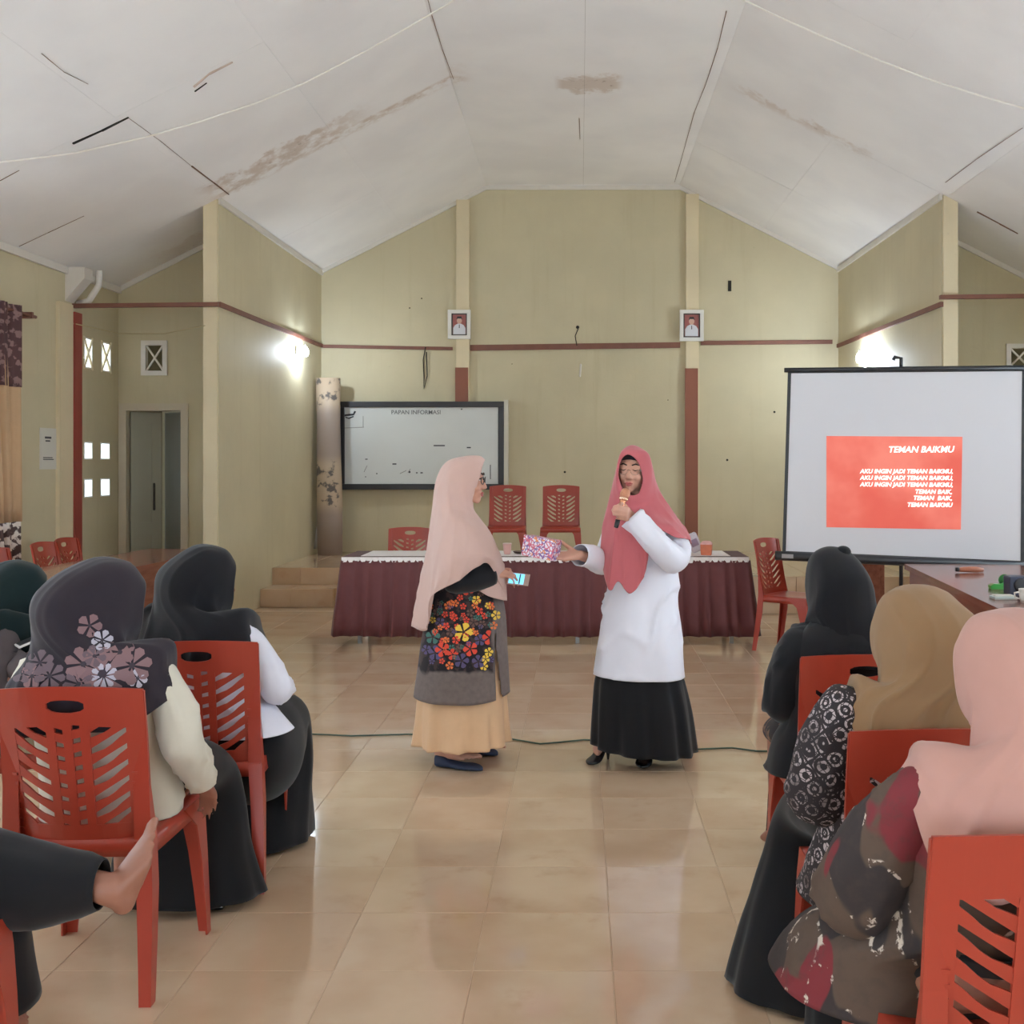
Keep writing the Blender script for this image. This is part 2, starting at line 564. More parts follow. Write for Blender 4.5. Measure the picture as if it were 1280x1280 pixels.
yw = g.math('MULTIPLY_ADD', g.math('SUBTRACT', nz, .5), .55, xyz[1])
st1 = g.math('MULTIPLY', g.math('MULTIPLY', band(yw, 9.30, 9.76, .05), band(xyz[0], -3.25, -1.05, .12)), g.step(nz, .36, .58))
st1b = g.math('MULTIPLY', st1, g.math('SUBTRACT', 1.0, g.math('MULTIPLY', band(xyz[0], -2.0, -1.0, .3), g.step(g.math('SUBTRACT', 9.62, xyz[1]), -.02, .04))))
st2 = g.math('MULTIPLY', band(yw, 9.62, 9.98, .06), band(xyz[0], -.2, .36, .05))
st3 = g.math('MULTIPLY', g.math('MULTIPLY', band(yw, 9.60, 9.78, .05), band(xyz[0], 1.45, 2.55, .2)), g.step(nz, .4, .6))
st4 = g.math('MULTIPLY', g.math('MULTIPLY', band(yw, 10.3, 10.62, .06), band(xyz[0], -4.0, -3.3, .2)), .45)
mx_ = g.math('MAXIMUM', g.math('MAXIMUM', st1b, g.math('MULTIPLY', st2, .9)), g.math('MAXIMUM', g.math('MULTIPLY', st3, .7), st4))
c1 = g.mix(g.math('MULTIPLY', mx_, .5), base, lin((176, 142, 108)))
c2 = g.mix(g.math('MULTIPLY', g.math('MULTIPLY', mx_, g.step(nz3, .58, .70)), .55), c1, lin((120, 92, 68)))
g.link(c2, g.b.inputs['Base Color'])
SLAB = M('ceiling_void', (120, 104, 92), rough=.9)


def slab(x0, x1, y0, y1, d0, d1, mb):
    mb.prism([(x0, y0, ceil(x0) + d0), (x1, y0, ceil(x1) + d0), (x1, y0, ceil(x1) + d1), (x0, y0, ceil(x0) + d1)], (0, y1 - y0, 0))


xs = [-XO - .1, -3.22, XC - HALF, XC + HALF, 3.30, XO + .1]
mb = MB()
for a, b in zip(xs, xs[1:]): slab(a, b, Y0, ZB + .1, .012, .08, mb)
ceiling = mb.build('ceiling', SLAB, None, kind='structure')
ys = [Y0, -1.4, .82, 3.04, 5.26, 7.48, 9.7, 11.55, ZB]
xm = [-XO, -3.22, -2.19, XC - HALF, XC, XC + HALF, 2.27, 3.30, XO]
for a, b in zip(xm, xm[1:]):
    for c, d in zip(ys, ys[1:]):
        gx = .0008; e = random.uniform(0, .002)
        mb = MB(); slab(a + gx, b - gx, c + gx, d - gx, e, .012, mb); mb.build('ceiling_panel', cm, ceiling)


def crack(pts, wd, mat=DARK, name='open_joint'):
    q = [on_ceiling(x, y, .004) for x, y in pts]
    mb = MB()
    for a, b in zip(q, q[1:]): mb.cap(a, wd, b, wd * .7, 6)
    mb.build(name, mat, ceiling)


STAIN = M('rust_line', (120, 92, 76), rough=.9)
crack([(92, 179), (128, 163), (160, 147)], .009)
crack([(160, 147), (200, 176), (240, 208)], .002, STAIN)
crack([(240, 208), (268, 229), (286, 243)], .007, STAIN)
crack([(540, 20), (553, 62), (567, 99)], .0035, STAIN)
crack([(530, -20), (540, 20)], .003, STAIN)
crack([(908, 14), (897, 60), (882, 106)], .0035, STAIN)
crack([(882, 106), (868, 140), (850, 205), (843, 228)], .0025, STAIN)
crack([(52, 67), (80, 90), (110, 105)], .0025, STAIN)
crack([(243, 108), (262, 92), (290, 78)], .009, M('peel', (190, 170, 158), rough=.9))
crack([(244, 114), (258, 104)], .006)
crack([(24, 308), (60, 291), (105, 270)], .0025, STAIN)
crack([(0, 226), (24, 213)], .003, STAIN)
crack([(1182, 228), (1222, 198), (1278, 160)], .003, STAIN)
crack([(1222, 265), (1250, 280), (1272, 292)], .007, STAIN)
crack([(724, 148), (725, 174)], .0035, STAIN)
# sagging white cable along the ceiling
cab = [(-60, 212), (0, 203), (90, 192), (180, 172), (250, 152), (320, 129), (380, 104), (440, 73), (500, 40), (560, 5), (600, -22)]
pts = [on_ceiling(x, y, .05) for x, y in cab]
o = MB().tube(pts, .007, 6).build('ceiling_cable', M('white_cable', (240, 236, 230), rough=.5), None, True)
tag(o, 'white cable sagging along the left slope of the ceiling', 'cable')
cab = [(905, -12), (960, 15), (1020, 42), (1090, 72), (1160, 99), (1230, 121), (1330, 150)]
o = MB().tube([on_ceiling(x, y, .05) for x, y in cab], .007, 6).build('ceiling_cable', MATS['white_cable'], None, True)
tag(o, 'white cable sagging along the right slope of the ceiling', 'cable')


# ------------------------------------------------------------------ walls
def grid_wall(fn, u0, u1, v0, v1, holes, mb):
    us = sorted({u0, u1, *[h[0] for h in holes], *[h[1] for h in holes]}); vs = sorted({v0, v1, *[h[2] for h in holes], *[h[3] for h in holes]})
    for a, b in zip(us, us[1:]):
        for c, d in zip(vs, vs[1:]):
            if any(h[0] - 1e-5 <= a and b <= h[1] + 1e-5 and h[2] - 1e-5 <= c and d <= h[3] + 1e-5 for h in holes): continue
            fn(mb, a, b, c, d)


WT = .15
EH = ceil(-XO)
vents_hi = [(9.86, 10.03), (10.22, 10.42)]
vh = [(a, b, 2.33, 2.61) for a, b in vents_hi] + [(a, b, lo, hi) for a, b in ((9.86, 10.03), (10.20, 10.40)) for lo, hi in ((1.49, 1.655), (1.14, 1.315))]
wins = [(6.55, 8.25, .95, 2.45), (3.4, 5.4, .95, 2.45), (.3, 2.3, .95, 2.45), (-3.0, -1.0, .95, 2.45)]
for side, nm in ((-1, 'left'), (1, 'right')):
    mb = MB()
    xa, xb = (-XO - WT, -XO) if side < 0 else (XO, XO + WT)
    grid_wall(lambda m, a, b, c, d: m.box((xa, a, c), (xb, b, d)), Y0, ZE + .15, 0, ceil(side * XO) + .005, wins + vh, mb)
    wl = mb.build('wall_' + nm, WALL, None, kind='structure')
    xm_ = (xa + xb) / 2
    for k, (a, b, lo, hi) in enumerate(wins):
        wf = MB()
        for q in ((a, a + .06), (b - .06, b), ((a + b) / 2 - .03, (a + b) / 2 + .03)): wf.box((xm_ - .04, q[0], lo), (xm_ + .04, q[1], hi))
        for q in ((lo, lo + .06), (hi - .06, hi), (hi - .5, hi - .45)): wf.box((xm_ - .039, a + .06, q[0]), (xm_ + .039, b - .06, q[1]))
        wo = wf.build('window_%d' % (k + 1 + (0 if side < 0 else 4)), WHITE, None, kind='structure')
        MB().box((xm_ - .003, a + .03, lo + .03), (xm_ + .003, b - .03, hi - .03)).build('pane', GLASS, wo)
    for a, b, lo, hi in vh:
        lb = MB(); e = .012  # added white liner, so the vent holes look as bright as the sky
        lb.box((xa - .004, a, lo), (xb + .004, a + e, hi)).box((xa - .004, b - e, lo), (xb + .004, b, hi)).box((xa - .004, a + e, lo), (xb + .004, b - e, lo + e)).box((xa - .004, a + e, hi - e), (xb + .004, b - e, hi))
        lb.build('sky_white_liner', M('vent_sky_white', (236, 236, 234), rough=.7), wl)
    # crossed bars in the two upper vent blocks
    for a, b in vents_hi:
        fr = MB(); lo, hi = 2.33, 2.61
        fr.cap((xb if side < 0 else xa, a, lo), .014, (xb if side < 0 else xa, b, hi), .014, 6)
        fr.cap((xb if side < 0 else xa, b, lo), .014, (xb if side < 0 else xa, a, hi), .014, 6)
        fr.build('vent_cross', WALLP, wl)

# back wall with pilasters
mb = MB()
mb.prism([(-XW - .3, ZB, 0), (XW + .3, ZB, 0), (XW + .3, ZB, ceil(XW + .3) + .01), (XC + HALF, ZB, HR + .01), (XC - HALF, ZB, HR + .01), (-XW - .3, ZB, ceil(-XW - .3) + .01)], (0, .15, 0))
wb = mb.build('wall_back', WALL, None, kind='structure')
for x0, x1, yb in ((571, 587, 460), (857, 873, 461)):
    a, b = P(x0, 0, ZB).x, P(x1, 0, ZB).x; zt = P(0, yb, ZB).z
    t = MB().box((a, ZB - .06, SH), (b, ZB + .01, ceil(a if a < 0 else b) + .003)).build('pilaster', WALLP, wb)
    MB().box((a - .012, ZB - .068, SH), (b - .012, ZB - .02, zt)).build('brown_facing', BROWNP, t, label='lower length faced in brown paint')
# rear wall with a wide open entrance
mb = MB()
for a, b, c, d in ((-XO - WT, -1.3, 0, EH), (1.3, XO + WT, 0, EH), (-1.3, 1.3, 2.4, EH)): mb.box((a, Y0 - WT, c), (b, Y0, d))
mb.prism([(-XO - WT, Y0, EH), (XO + WT, Y0, EH), (XC + HALF, Y0, HR + .02), (XC - HALF, Y0, HR + .02)], (0, -WT, 0))
mb.build('wall_rear', WALL, None, kind='structure')

# wing walls beside the stage
for side, nm in ((-1, 'left'), (1, 'right')):
    xi0, xi1 = side * XW, side * 3.21           # at the mouth and at the back
    xo = side * 3.385
    if side > 0: xi0, xi1, xo = 3.255, 3.205, 3.395
    hI, hO = ceil(xi0) + .004, ceil(xo) + .004
    a = [(xi0, ZP + .02, 0), (xi1, ZB + .02, 0), (xo, ZB + .02, 0), (xo, ZP + .02, 0)]
    bm = bmesh.new()
    lo = [bm.verts.new(p) for p in a]; hi = [bm.verts.new((p[0], p[1], ceil(p[0]) + .005)) for p in a]
    bm.faces.new(lo[::-1]); bm.faces.new(hi)
    for k in range(4): bm.faces.new((lo[k], lo[(k + 1) % 4], hi[(k + 1) % 4], hi[k]))
    m_ = MB(); m_.bm.free(); m_.bm = bm
    ww = m_.build('wall_stage_' + nm, WALL, None, kind='structure')
    x0, x1 = sorted((xi0 + side * .01, xo))
    MB().prism([(x0, ZP, 0), (x1, ZP, 0), (x1, ZP, ceil(x1) + .004), (x0, ZP, ceil(x0) + .004)], (0, .06, 0)).build('pillar_face', WALLP, ww)
    # white cornice along the top
    MB().prism([(xi0 - side * .025, ZP, ceil(xi0) - .045), (xi0, ZP, ceil(xi0) - .045), (xi0, ZP, ceil(xi0)), (xi0 - side * .025, ZP, ceil(xi0) + .012)], (xi1 - xi0, ZB - ZP, 0)).build('cornice', WHITE, ww)
    # wooden rail along the wing wall
    r = MB(); za = 2.885
    r.prism([(xi0 - side * .022, ZP, za - .022), (xi0 + side * .01, ZP, za - .022), (xi0 + side * .01, ZP, za + .022), (xi0 - side * .022, ZP, za + .022)], (xi1 - xi0, ZB - ZP, .03))
    r.build('wall_rail', WOOD_R, ww)
    # end wall behind the pillar, with door (left) and vent block
    xin = side * 3.38; xou = side * XO
    holes = [(side * (-3.86 + 0), 0, 0, 0)]
    if side < 0:
        vx0, vx1 = P(178, 0, ZE).x, P(208, 0, ZE).x; vz0, vz1 = P(0, 468, ZE).z, P(0, 427, ZE).z
        dx0, dx1, dz = P(152, 0, ZE).x, P(233, 0, ZE).x, P(0, 507, ZE).z
        holes = [(vx0, vx1, vz0, vz1), (dx0, dx1, 0, dz)]
    else:
        vx0, vx1 = P(1259, 0, ZE).x, P(1290, 0, ZE).x; vz0, vz1 = P(0, 462, ZE).z, P(0, 431, ZE).z
        holes = [(vx0, vx1, vz0, vz1)]
    mb = MB(); x0, x1 = sorted((xin, xou)); top = min(ceil(x0), ceil(x1))
    grid_wall(lambda m, a, b, c, d: m.box((a, ZE, c), (b, ZE + .12, d)), x0, x1, 0, top, holes, mb)
    mb.prism([(xou, ZE, top - .001), (xin, ZE, top - .001), (xin, ZE, ceil(xin) + .005), (xou, ZE, ceil(xou) + .006)], (0, .12, 0))
    we = mb.build('wall_end_' + nm, WALL, None, kind='structure')
    MB().prism([(xou, ZE - .02, ceil(xou) - .05), (xin, ZE - .02, ceil(xin) - .05), (xin, ZE - .02, ceil(xin) + .002), (xou, ZE - .02, ceil(xou) + .002)], (0, .025, 0)).build('cornice', WHITE, we)
    fr = MB(); t = .035
    for q in (((vx0 - .01, vz0 - .01), (vx0 + t, vz1 + .01)), ((vx1 - t, vz0 - .01), (vx1 + .01, vz1 + .01)), ((vx0 + t, vz0 - .01), (vx1 - t, vz0 + t)), ((vx0 + t, vz1 - t), (vx1 - t, vz1 + .01))):
        fr.box((q[0][0], ZE - .015, q[0][1]), (q[1][0], ZE + .05, q[1][1]))
    fo = fr.build('vent_frame', WHITE, we)
    cr = MB(); cr.cap((vx0 + t, ZE + .01, vz0 + t), .011, (vx1 - t, ZE + .01, vz1 - t), .011, 6); cr.cap((vx0 + t, ZE + .012, vz1 - t), .011, (vx1 - t, ZE + .012, vz0 + t), .011, 6)
    cr.build('vent_cross', WHITE, fo)
    # dark store room behind
    mb = MB(); bx0, bx1 = sorted((xin, side * (XO + .6)))
    mb.box((bx0, ZB - .4, 0), (bx1, ZB - .3, 3.2)).box((bx0, ZE + .12, 2.95), (bx1, ZB - .3, 3.02)).box((bx0, ZE + .12, -.05), (bx1, ZB - .3, -.001))
    xx = side * (XO + .6); mb.box((min(xx, xx + .1), ZE + .12, 0), (max(xx, xx + .1), ZB - .3, 3.0))
    mb.build('wall_store_' + nm, M('store_wall', (150, 140, 118), rough=.9), None, kind='structure')

# cornice along back wall and pieces of rail on it
mb = MB()
pr = [(-XW, ceil(-XW)), (XC - HALF, HR), (XC + HALF, HR), (XW, ceil(XW))]
for (xa, za), (xb, zb) in zip(pr, pr[1:]):
    mb.prism([(xa, ZB - .03, za - .05), (xb, ZB - .03, zb - .05), (xb, ZB - .03, zb + .004), (xa, ZB - .03, za + .004)], (0, .032, 0))
mb.build('cornice', WHITE, wb)
for x0, x1, ya, yb, h in ((404, 566, 433, 436, 4), (588, 850, 435, 431.5, 7), (876, 1040, 429, 427.5, 5)):
    a, b = P(x0, ya, ZB), P(x1, yb, ZB); hh = h * ZB / F / 2
    MB().prism([(a.x, ZB - .03, a.z - hh), (b.x, ZB - .03, b.z - hh), (b.x, ZB - .03, b.z + hh), (a.x, ZB - .03, a.z + hh)], (0, .031, 0)).build('wall_rail', WOOD_R, wb)
# battens hanging across the side bays
for x0, x1, ya, nm in ((84, 272, 382, 'trim_1'), (1176, 1330, 371, 'trim_2')):
    a, b = P(x0, ya, ZP - .07), P(x1, ya - 2, ZP - .07)
    MB().prism([(a.x, a.y, a.z - .018), (b.x, a.y, b.z - .018), (b.x, a.y, b.z + .018), (a.x, a.y, a.z + .018)], (0, .05, 0)).build(nm, WOOD_R, None, kind='structure')
# column with red stripe and white bracket on the left wall
tc = MB().box((-XO - .01, 9.33, 0), (-XO + .035, 9.58, 2.86)).build('trim_3', WALLP, None, kind='structure')
MB().box((-XO - .01, 9.58, 0), (-XO + .05, 9.72, P(0, 390, 9.6).z)).build('red_stripe', REDP, tc)
zb0, zb1 = P(0, 378, 9.6).z, ceil(-XO) + .003
br = MB().prism([(-XO, 9.5, zb0), (-XO + .10, 9.5, zb0 + .12), (-XO + .17, 9.5, zb0 + .2), (-XO + .17, 9.5, zb1), (-XO, 9.5, zb1)], (0, .16, 0)).build('trim_4', WHITE, None, kind='structure')
MB().tube([(-XO + .21, 9.7, zb1), (-XO + .21, 9.7, zb0 + .17), (-XO + .12, 9.7, zb0 + .03), (-XO + .02, 9.7, zb0)], .03, 8).build('drain_pipe', WHITE, br, True)
# cornice on the outer left wall
for s, nm in ((-1, 'trim_5'), (1, 'trim_6')):
    MB().box((min(s * XO, s * (XO - .03)), Y0, ceil(s * XO) - .06), (max(s * XO, s * (XO - .03)), ZE, ceil(s * XO) + .002)).build(nm, WHITE, None, kind='structure')

# door in the left end wall: frame, two panelled leaves
df = MB(); t = .05
df.box((dx0 - .02, ZE - .02, 0), (dx0 + t, ZE + .13, dz - t)).box((dx1 - t, ZE - .02, 0), (dx1 + .02, ZE + .13, dz - t)).box((dx0 - .02, ZE - .022, dz - t), (dx1 + .02, ZE + .132, dz + .02))
door = df.build('door_1', M('door_frame', (196, 186, 166), rough=.6, var=.05), None, kind='structure')


def leaf(a, b, mat):
    """panelled door leaf from hinge foot a to free foot b (floor plan points)"""
    a, b = V((a[0], a[1], 0)), V((b[0], b[1], 0)); d = (b - a); L = d.length; d.normalize(); nrm = V((d.y, -d.x, 0))
    lf = None

    def slabp(u0, u1, z0, z1, w0, w1):
        m = MB(); q = [a + d * u + nrm * w0 + V((0, 0, z)) for u, z in ((u0, z0), (u1, z0), (u1, z1), (u0, z1))]
        m.prism(q, nrm * (w1 - w0)); return m
    lf = slabp(0, L, .02, dz - .06, -.014, .014).build('door_leaf', mat, door)
    for u0, u1, z0, z1 in ((0, .09, .02, dz - .06), (L - .09, L, .02, dz - .06), (.09, L - .09, .02, .16), (.09, L - .09, .75, .87), (.09, L - .09, dz - .17, dz - .06)):
        slabp(u0, u1, z0, z1, .014, .026).build('door_rail', mat, lf)
    m = MB(); q = a + d * (L - .07) + nrm * .03 + V((0, 0, 1.0))
    m.cap(q, .012, q + V((0, 0, .25)), .012, 8); m.build('door_pull', M('steel_dark', (70, 66, 60), rough=.4, metal=.6), lf, True)


leaf((dx0 + .06, ZE + .06), (dx0 + .30, ZE + .22), M('door_leaf_a', (150, 148, 132), rough=.55, var=.05))
leaf((dx1 - .06, ZE + .10), (dx1 - .30, ZE + .26), M('door_leaf_b', (120, 122, 116), rough=.55, var=.05))

# nails, holes and scars on the walls
mk = MB()
for x, y, r in ((722, 409, .03), (968, 515, .02), (527, 373, .012), (512, 385, .012), (706, 590, .02), (909, 575, .02), (640, 455, .008), (835, 500, .01)):
    p = P(x, y, ZB - .001); mk.ell(p, (r * .7, .006, r * .7), None, 8, 6)
p = P(912, 357, ZB); mk.box((p.x - .02, ZB - .012, p.z - .07), (p.x + .02, ZB + .01, p.z + .06))
mk.build('wall_scar', DARK, wb)
p0 = P(726, 456, ZB - .012)
MB().cap(p0, .013, P(725, 470, ZB - .012), .013, 8).build('white_hook', WHITE, wb)
o = MB().tube([P(532, 434, ZB - .03), P(529, 450, ZB - .012), P(530, 470, ZB - .012), P(530, 486, ZB - .012), P(534, 470, ZB - .02), P(533, 440, ZB - .03)], .007, 6).build('hanging_wire', DARK, None, True)
tag(o, 'thin black wire hanging from the rail above the whiteboard', 'wire')
o = MB().tube([P(723, 410, ZB - .02), P(719, 420, ZB - .012), P(721, 432, ZB - .03)], .006, 6).build('hanging_wire', DARK, None, True)
tag(o, 'short curled wire above the rail at the middle of the back wall', 'wire')
# faint cable sagging over the left end wall
o = MB().tube([P(28, 393, 9.2), P(95, 405, ZP - .1), P(150, 417, 10.5), P(205, 417, 10.5), P(256, 407, ZP - .05)], .005, 6).build('hanging_wire', M('pale_wire', (190, 176, 140), rough=.6), None, True)
tag(o, 'pale thin cable sagging above the door', 'wire')

# ------------------------------------------------------------------ wall lamps (the two lit lamps of the hall)
BULB = M('lamp_bulb', (255, 255, 255), emit=(225, 240, 255), estr=260)
LAMPW = M('lamp_white', (225, 225, 220), rough=.4)


def wall_lamp(p, side, label, bulbs):
    t = thing('wall_lamp', label, 'lamp', p)
    MB().lathe([(.05, 0), (.055, .01), (.03, .03), (.012, .035)], p, (-side, 0, 0), 16).build('wall_plate', LAMPW, t, True)
    for dx, dz in bulbs:
        q = p + V((-side * .10, dx, dz))
        MB().tube([p + V((-side * .03, dx * .3, dz * .3)), q + V((0, 0, .07)), q + V((0, 0, .03))], .012, 8).build('socket', LAMPW, t, True)
        MB().lathe([(.012, .035), (.02, .03), (.03, .0), (.034, -.03), (.026, -.058), (.01, -.068)], q, (0, 0, 1), 14).build('bulb', BULB, t, True)


wall_lamp(V((-3.215, 12.25, 1.45 + 142 * 12.25 / F)), -1, 'bare glowing bulb below the rail on the left stage wall', [(0, 0)])
wall_lamp(V((3.22, 11.95, 1.45 + 130 * 11.95 / F)), 1, 'pair of glowing bulbs on the right stage wall above the screen', [(-.13, -.02), (.12, .05)])

# ------------------------------------------------------------------ whiteboard, carpet roll, portraits
ZW = ZB - .11
a, b = P(424, 612, ZW), P(633, 502, ZW)
wbd = thing('whiteboard', 'wide black-framed whiteboard with faded marks on the back wall', 'whiteboard', (a.x, a.y, a.z))
BLK = M('black_frame', (38, 38, 42), rough=.4)
mb = MB(); t = .07
for lo, hi in (((a.x, a.z), (b.x, a.z + t)), ((a.x, b.z - t), (b.x - .0, b.z)), ((b.x - t - .03, a.z + t), (b.x - .03, b.z - t)), ((a.x, a.z + t), (a.x + t, b.z - t))):
    mb.box((lo[0], a.y - .03, lo[1]), (hi[0], a.y + .10, hi[1]), .006)
mb.build('frame', BLK, wbd)
MB().box((b.x - .028, a.y - .032, a.z), (b.x + .022, a.y + .10, b.z + .02)).build('outer_edge', M('pale_edge', (205, 200, 186), rough=.6), wbd, label='pale outer edge on the right side')
wm = M('board_white', (205, 208, 206), rough=.25, var=.04, scale=3)
MB().box((a.x + .03, a.y - .004, a.z + .03), (b.x - .05, a.y + .05, b.z - .03)).build('writing_surface', wm, wbd)
INK = M('ink', (60, 62, 66), rough=.7)
text('PAPAN INFORMASI', .072, P(520, 515.5, ZW - .006), (math.pi / 2, 0, 0), M('worn_ink', (104, 104, 106), rough=.8), wbd, 'lettering', 'CENTER', 0, .0008)
for x, y, L, h in ((549, 557, 14, 1.6), (586, 559.5, 5, 1.6), (493, 580, 5, 1.6), (521, 591, 2, 1.5), (527, 591, 3, 1.5), (458, 574, 3, 1.2), (471, 592, 1.5, 1.5), (577, 511.5, 2, 1.5), (457, 596, 1.5, 1), (512, 590, 2, 2.5), (613, 590, 1, 18)):
    p = P(x, y, ZW - .006); k = ZW / F
    MB().box((p.x - L * k / 2, p.y - .002, p.z - h * k / 2), (p.x + L * k / 2, p.y + .003, p.z + h * k / 2)).build('ink_mark', INK, wbd)
for pl, r in (([(424, 523), (432, 519), (442, 518), (444, 514)], .012), ([(432, 521.5), (436, 523), (442, 520.5)], .008)):
    MB().tube([P(x, y, ZW - .006) for x, y in pl], r, 6).build('ink_mark', INK, wbd)
for x0, y0, x1, y1 in ((500, 592, 508, 588), (510, 591, 513, 586), (455, 590, 459, 582), (430, 535, 455, 534), (454, 534, 454, 520)):
    MB().tube([P(x0, y0, ZW - .005), P(x1, y1, ZW - .005)], .004, 5).build('faint_mark', M('faint_ink', (140, 140, 136), rough=.8), wbd)

# rolled carpet standing in the left corner
rc = thing('carpet_roll', 'tall rolled vinyl carpet with grey flowers standing in the stage corner', 'carpet', (P(412, 0, 12.95).x, 12.95, SH))
cmt = M('carpet_print', (158, 140, 122), rough=.55)
g = N(cmt); pos, xyz = g.pos()
fl = g.noise(pos, 6.5, 5, .6); zz = g.noise(pos, 2.0, 2)
bnd = g.math('SINE', g.math('MULTIPLY_ADD', xyz[2], 5.2, 1.6))
msk = g.math('MULTIPLY', g.step(fl, .52, .60), g.step(bnd, -.2, .4))
c1 = g.mix(g.step(bnd, -.4, .5), lin((146, 130, 120)), lin((176, 156, 134)))
g.link(g.mix(g.math('MULTIPLY', msk, .9), c1, lin((74, 70, 70))), g.b.inputs['Base Color'])
c0 = V((P(412, 0, 12.95).x, 12.95, SH)); top = P(0, 472, 12.95).z
pr = []
for k in range(64):
    t = k / 63.0; ang = t * 2 * math.pi * 2.6 + 3.4; r = .155 - .055 * (1 - t)
    pr.append(V((math.cos(ang) * r, math.sin(ang) * r * .8, 0)))
bm = MB(); Hs = [0, .4, .8, 1.2, 1.6, top - SH]
grid = []
for h in Hs:
    lean = V((-.045 * h / 2, .1 * h / 2, h))
    grid.append([bm.bm.verts.new(c0 + q * (1 + .05 * math.sin(h * 3)) + lean) for q in pr])
for i in range(len(Hs) - 1):
    for k in range(63): bm.bm.faces.new((grid[i][k], grid[i][k + 1], grid[i + 1][k + 1], grid[i + 1][k]))
o = bm.build('rolled_sheet', cmt, rc, True); s = o.modifiers.new('thickness', 'SOLIDIFY'); s.thickness = .006
mb = MB()
e = [V(pr[-1]) * 1.04, V(pr[-4]) * 1.06]
for h0, h1 in zip([.05, .5, 1.0, 1.5], [.5, 1.0, 1.5, 2.0]):
    mb.tube([c0 + e[0] + V((.012 * math.sin(7 * h0) - .0225 * h0, .05 * h0 - .01, h0)), c0 + e[0] + V((.012 * math.sin(7 * h1) - .0225 * h1, .05 * h1 - .01, h1))], .012, 6)
mb.build('loose_edge', M('edge_white', (205, 196, 182), rough=.8), rc, label='frayed pale edge of the roll')
o = MB().tube([P(394, 686, 13.05), P(400, 640, 13.2)], .018, 8).build('plastic_pipe', WHITE, None, True)
tag(o, 'short white pipe leaning in the corner beside the carpet roll', 'pipe')


def portrait(x0, x1, y0, y1, Z, label):
    a, b = P(x0, y1, Z), P(x1, y0, Z); W, H = b.x - a.x, b.z - a.z
    t = thing('portrait', label, 'picture', (a.x, Z, a.z), 'framed portraits on the pilasters')
    y = Z
    fr = MB(); f = .045
    fr.box((a.x, y - .03, a.z), (b.x, y + .012, a.z + f), .004).box((a.x, y - .03, b.z - f), (b.x, y + .012, b.z), .004)
    fr.box((a.x, y - .03, a.z + f), (a.x + f, y + .012, b.z - f), .004).box((b.x - f, y - .03, a.z + f), (b.x, y + .012, b.z - f), .004)
    fr.build('frame', M('frame_white', (222, 220, 214), rough=.35), t)
    dk = MB(); d = .014; i = f
    dk.box((a.x + i, y - .018, a.z + i), (b.x - i, y, a.z + i + d)).box((a.x + i, y - .018, b.z - i - d), (b.x - i, y, b.z - i)).box((a.x + i, y - .018, a.z + i), (a.x + i + d, y, b.z - i)).box((b.x - i - d, y - .018, a.z + i), (b.x - i, y, b.z - i))
    dk.build('inner_border', M('frame_dark', (74, 66, 62), rough=.4), t)
    pc = MB().box((a.x + i, y - .006, a.z + i), (b.x - i, y + .006, b.z - i)).build('print', M('print_red', (158, 92, 88), rough=.4, var=.15, scale=20), t)
    cx, cz = a.x + W / 2, a.z + H / 2

    def flat(pts, yy): return [V((cx + u * W, yy, cz + v * H)) for u, v in pts]
    MB().prism(flat([(-.27, -.34), (.27, -.34), (.27, -.12), (.19, -.02), (.07, .03), (-.07, .03), (-.19, -.02), (-.27, -.12)], y - .0075), (0, .002, 0)).build('print', M('print_white', (214, 214, 220), rough=.4), t, label='white uniform printed in the portrait')
    MB().prism(flat([(.115 * math.cos(k * math.pi / 6), .14 + .115 * math.sin(k * math.pi / 6)) for k in range(12)], y - .009), (0, .002, 0)).build('print', M('print_skin', (208, 166, 146), rough=.4), t, label='face printed in the portrait')
    MB().prism(flat([(-.125, .185), (-.10, .17), (-.08, .205), (.08, .205), (.10, .17), (.125, .185), (.085, .275), (-.085, .275)], y - .0105), (0, .002, 0)).build('print', M('print_black', (52, 46, 48), rough=.4), t, label='dark cap printed in the portrait')
    MB().prism(flat([(-.018, -.12), (.018, -.12), (.014, 0), (-.014, 0)], y - .0105), (0, .002, 0)).build('print', MATS['print_black'], t, label='dark tie printed in the portrait')


portrait(560, 588.5, 387.5, 424, ZB - .075, 'white-framed portrait of a man in white on the left pilaster')
portrait(849.5, 879.5, 387.5, 426.5, ZB - .075, 'white-framed portrait of a man in white on the right pilaster')

# notice on the left wall
za, zb_ = 9.05, 9.33
nt_ = MB().box((-XO, za, 1.405), (-XO + .006, zb_, 1.755)).build('wall_notice', M('paper', (206, 204, 196), rough=.7), None)
tag(nt_, 'white paper notice stuck on the left wall beside the red stripe', 'notice')
for z, y0, y1, h in ((1.665, 9.13, 9.24, .018), (1.64, 9.14, 9.22, .012), (1.50, 9.1, 9.26, .008), (1.485, 9.1, 9.28, .008)): MB().box((-XO + .005, y0, z), (-XO + .0075, y1, z + h)).build('print', INK, nt_)

# curtain on the left window
ct = thing('curtain', 'beige curtain with dark floral top band at the left window', 'curtain', (-XO + .12, 8.2, .55))
cb = M('curtain_beige', (196, 164, 128), rough=.85, var=.08, scale=12)
cdk = M('curtain_band', (92, 62, 62), rough=.9); g = N(cdk); pos, xyz = g.pos()
g.link(g.mix(g.step(g.noise(pos, 16, 4), .52, .58), lin((84, 58, 60)), lin((140, 112, 110))), g.b.inputs['Base Color'])
cfl = M('curtain_hem', (150, 130, 116), rough=.9); g = N(cfl); pos, xyz = g.pos()
g.link(g.mix(g.step(g.noise(pos, 18, 4), .48, .54), lin((84, 66, 64)), lin((225, 215, 205))), g.b.inputs['Base Color'])


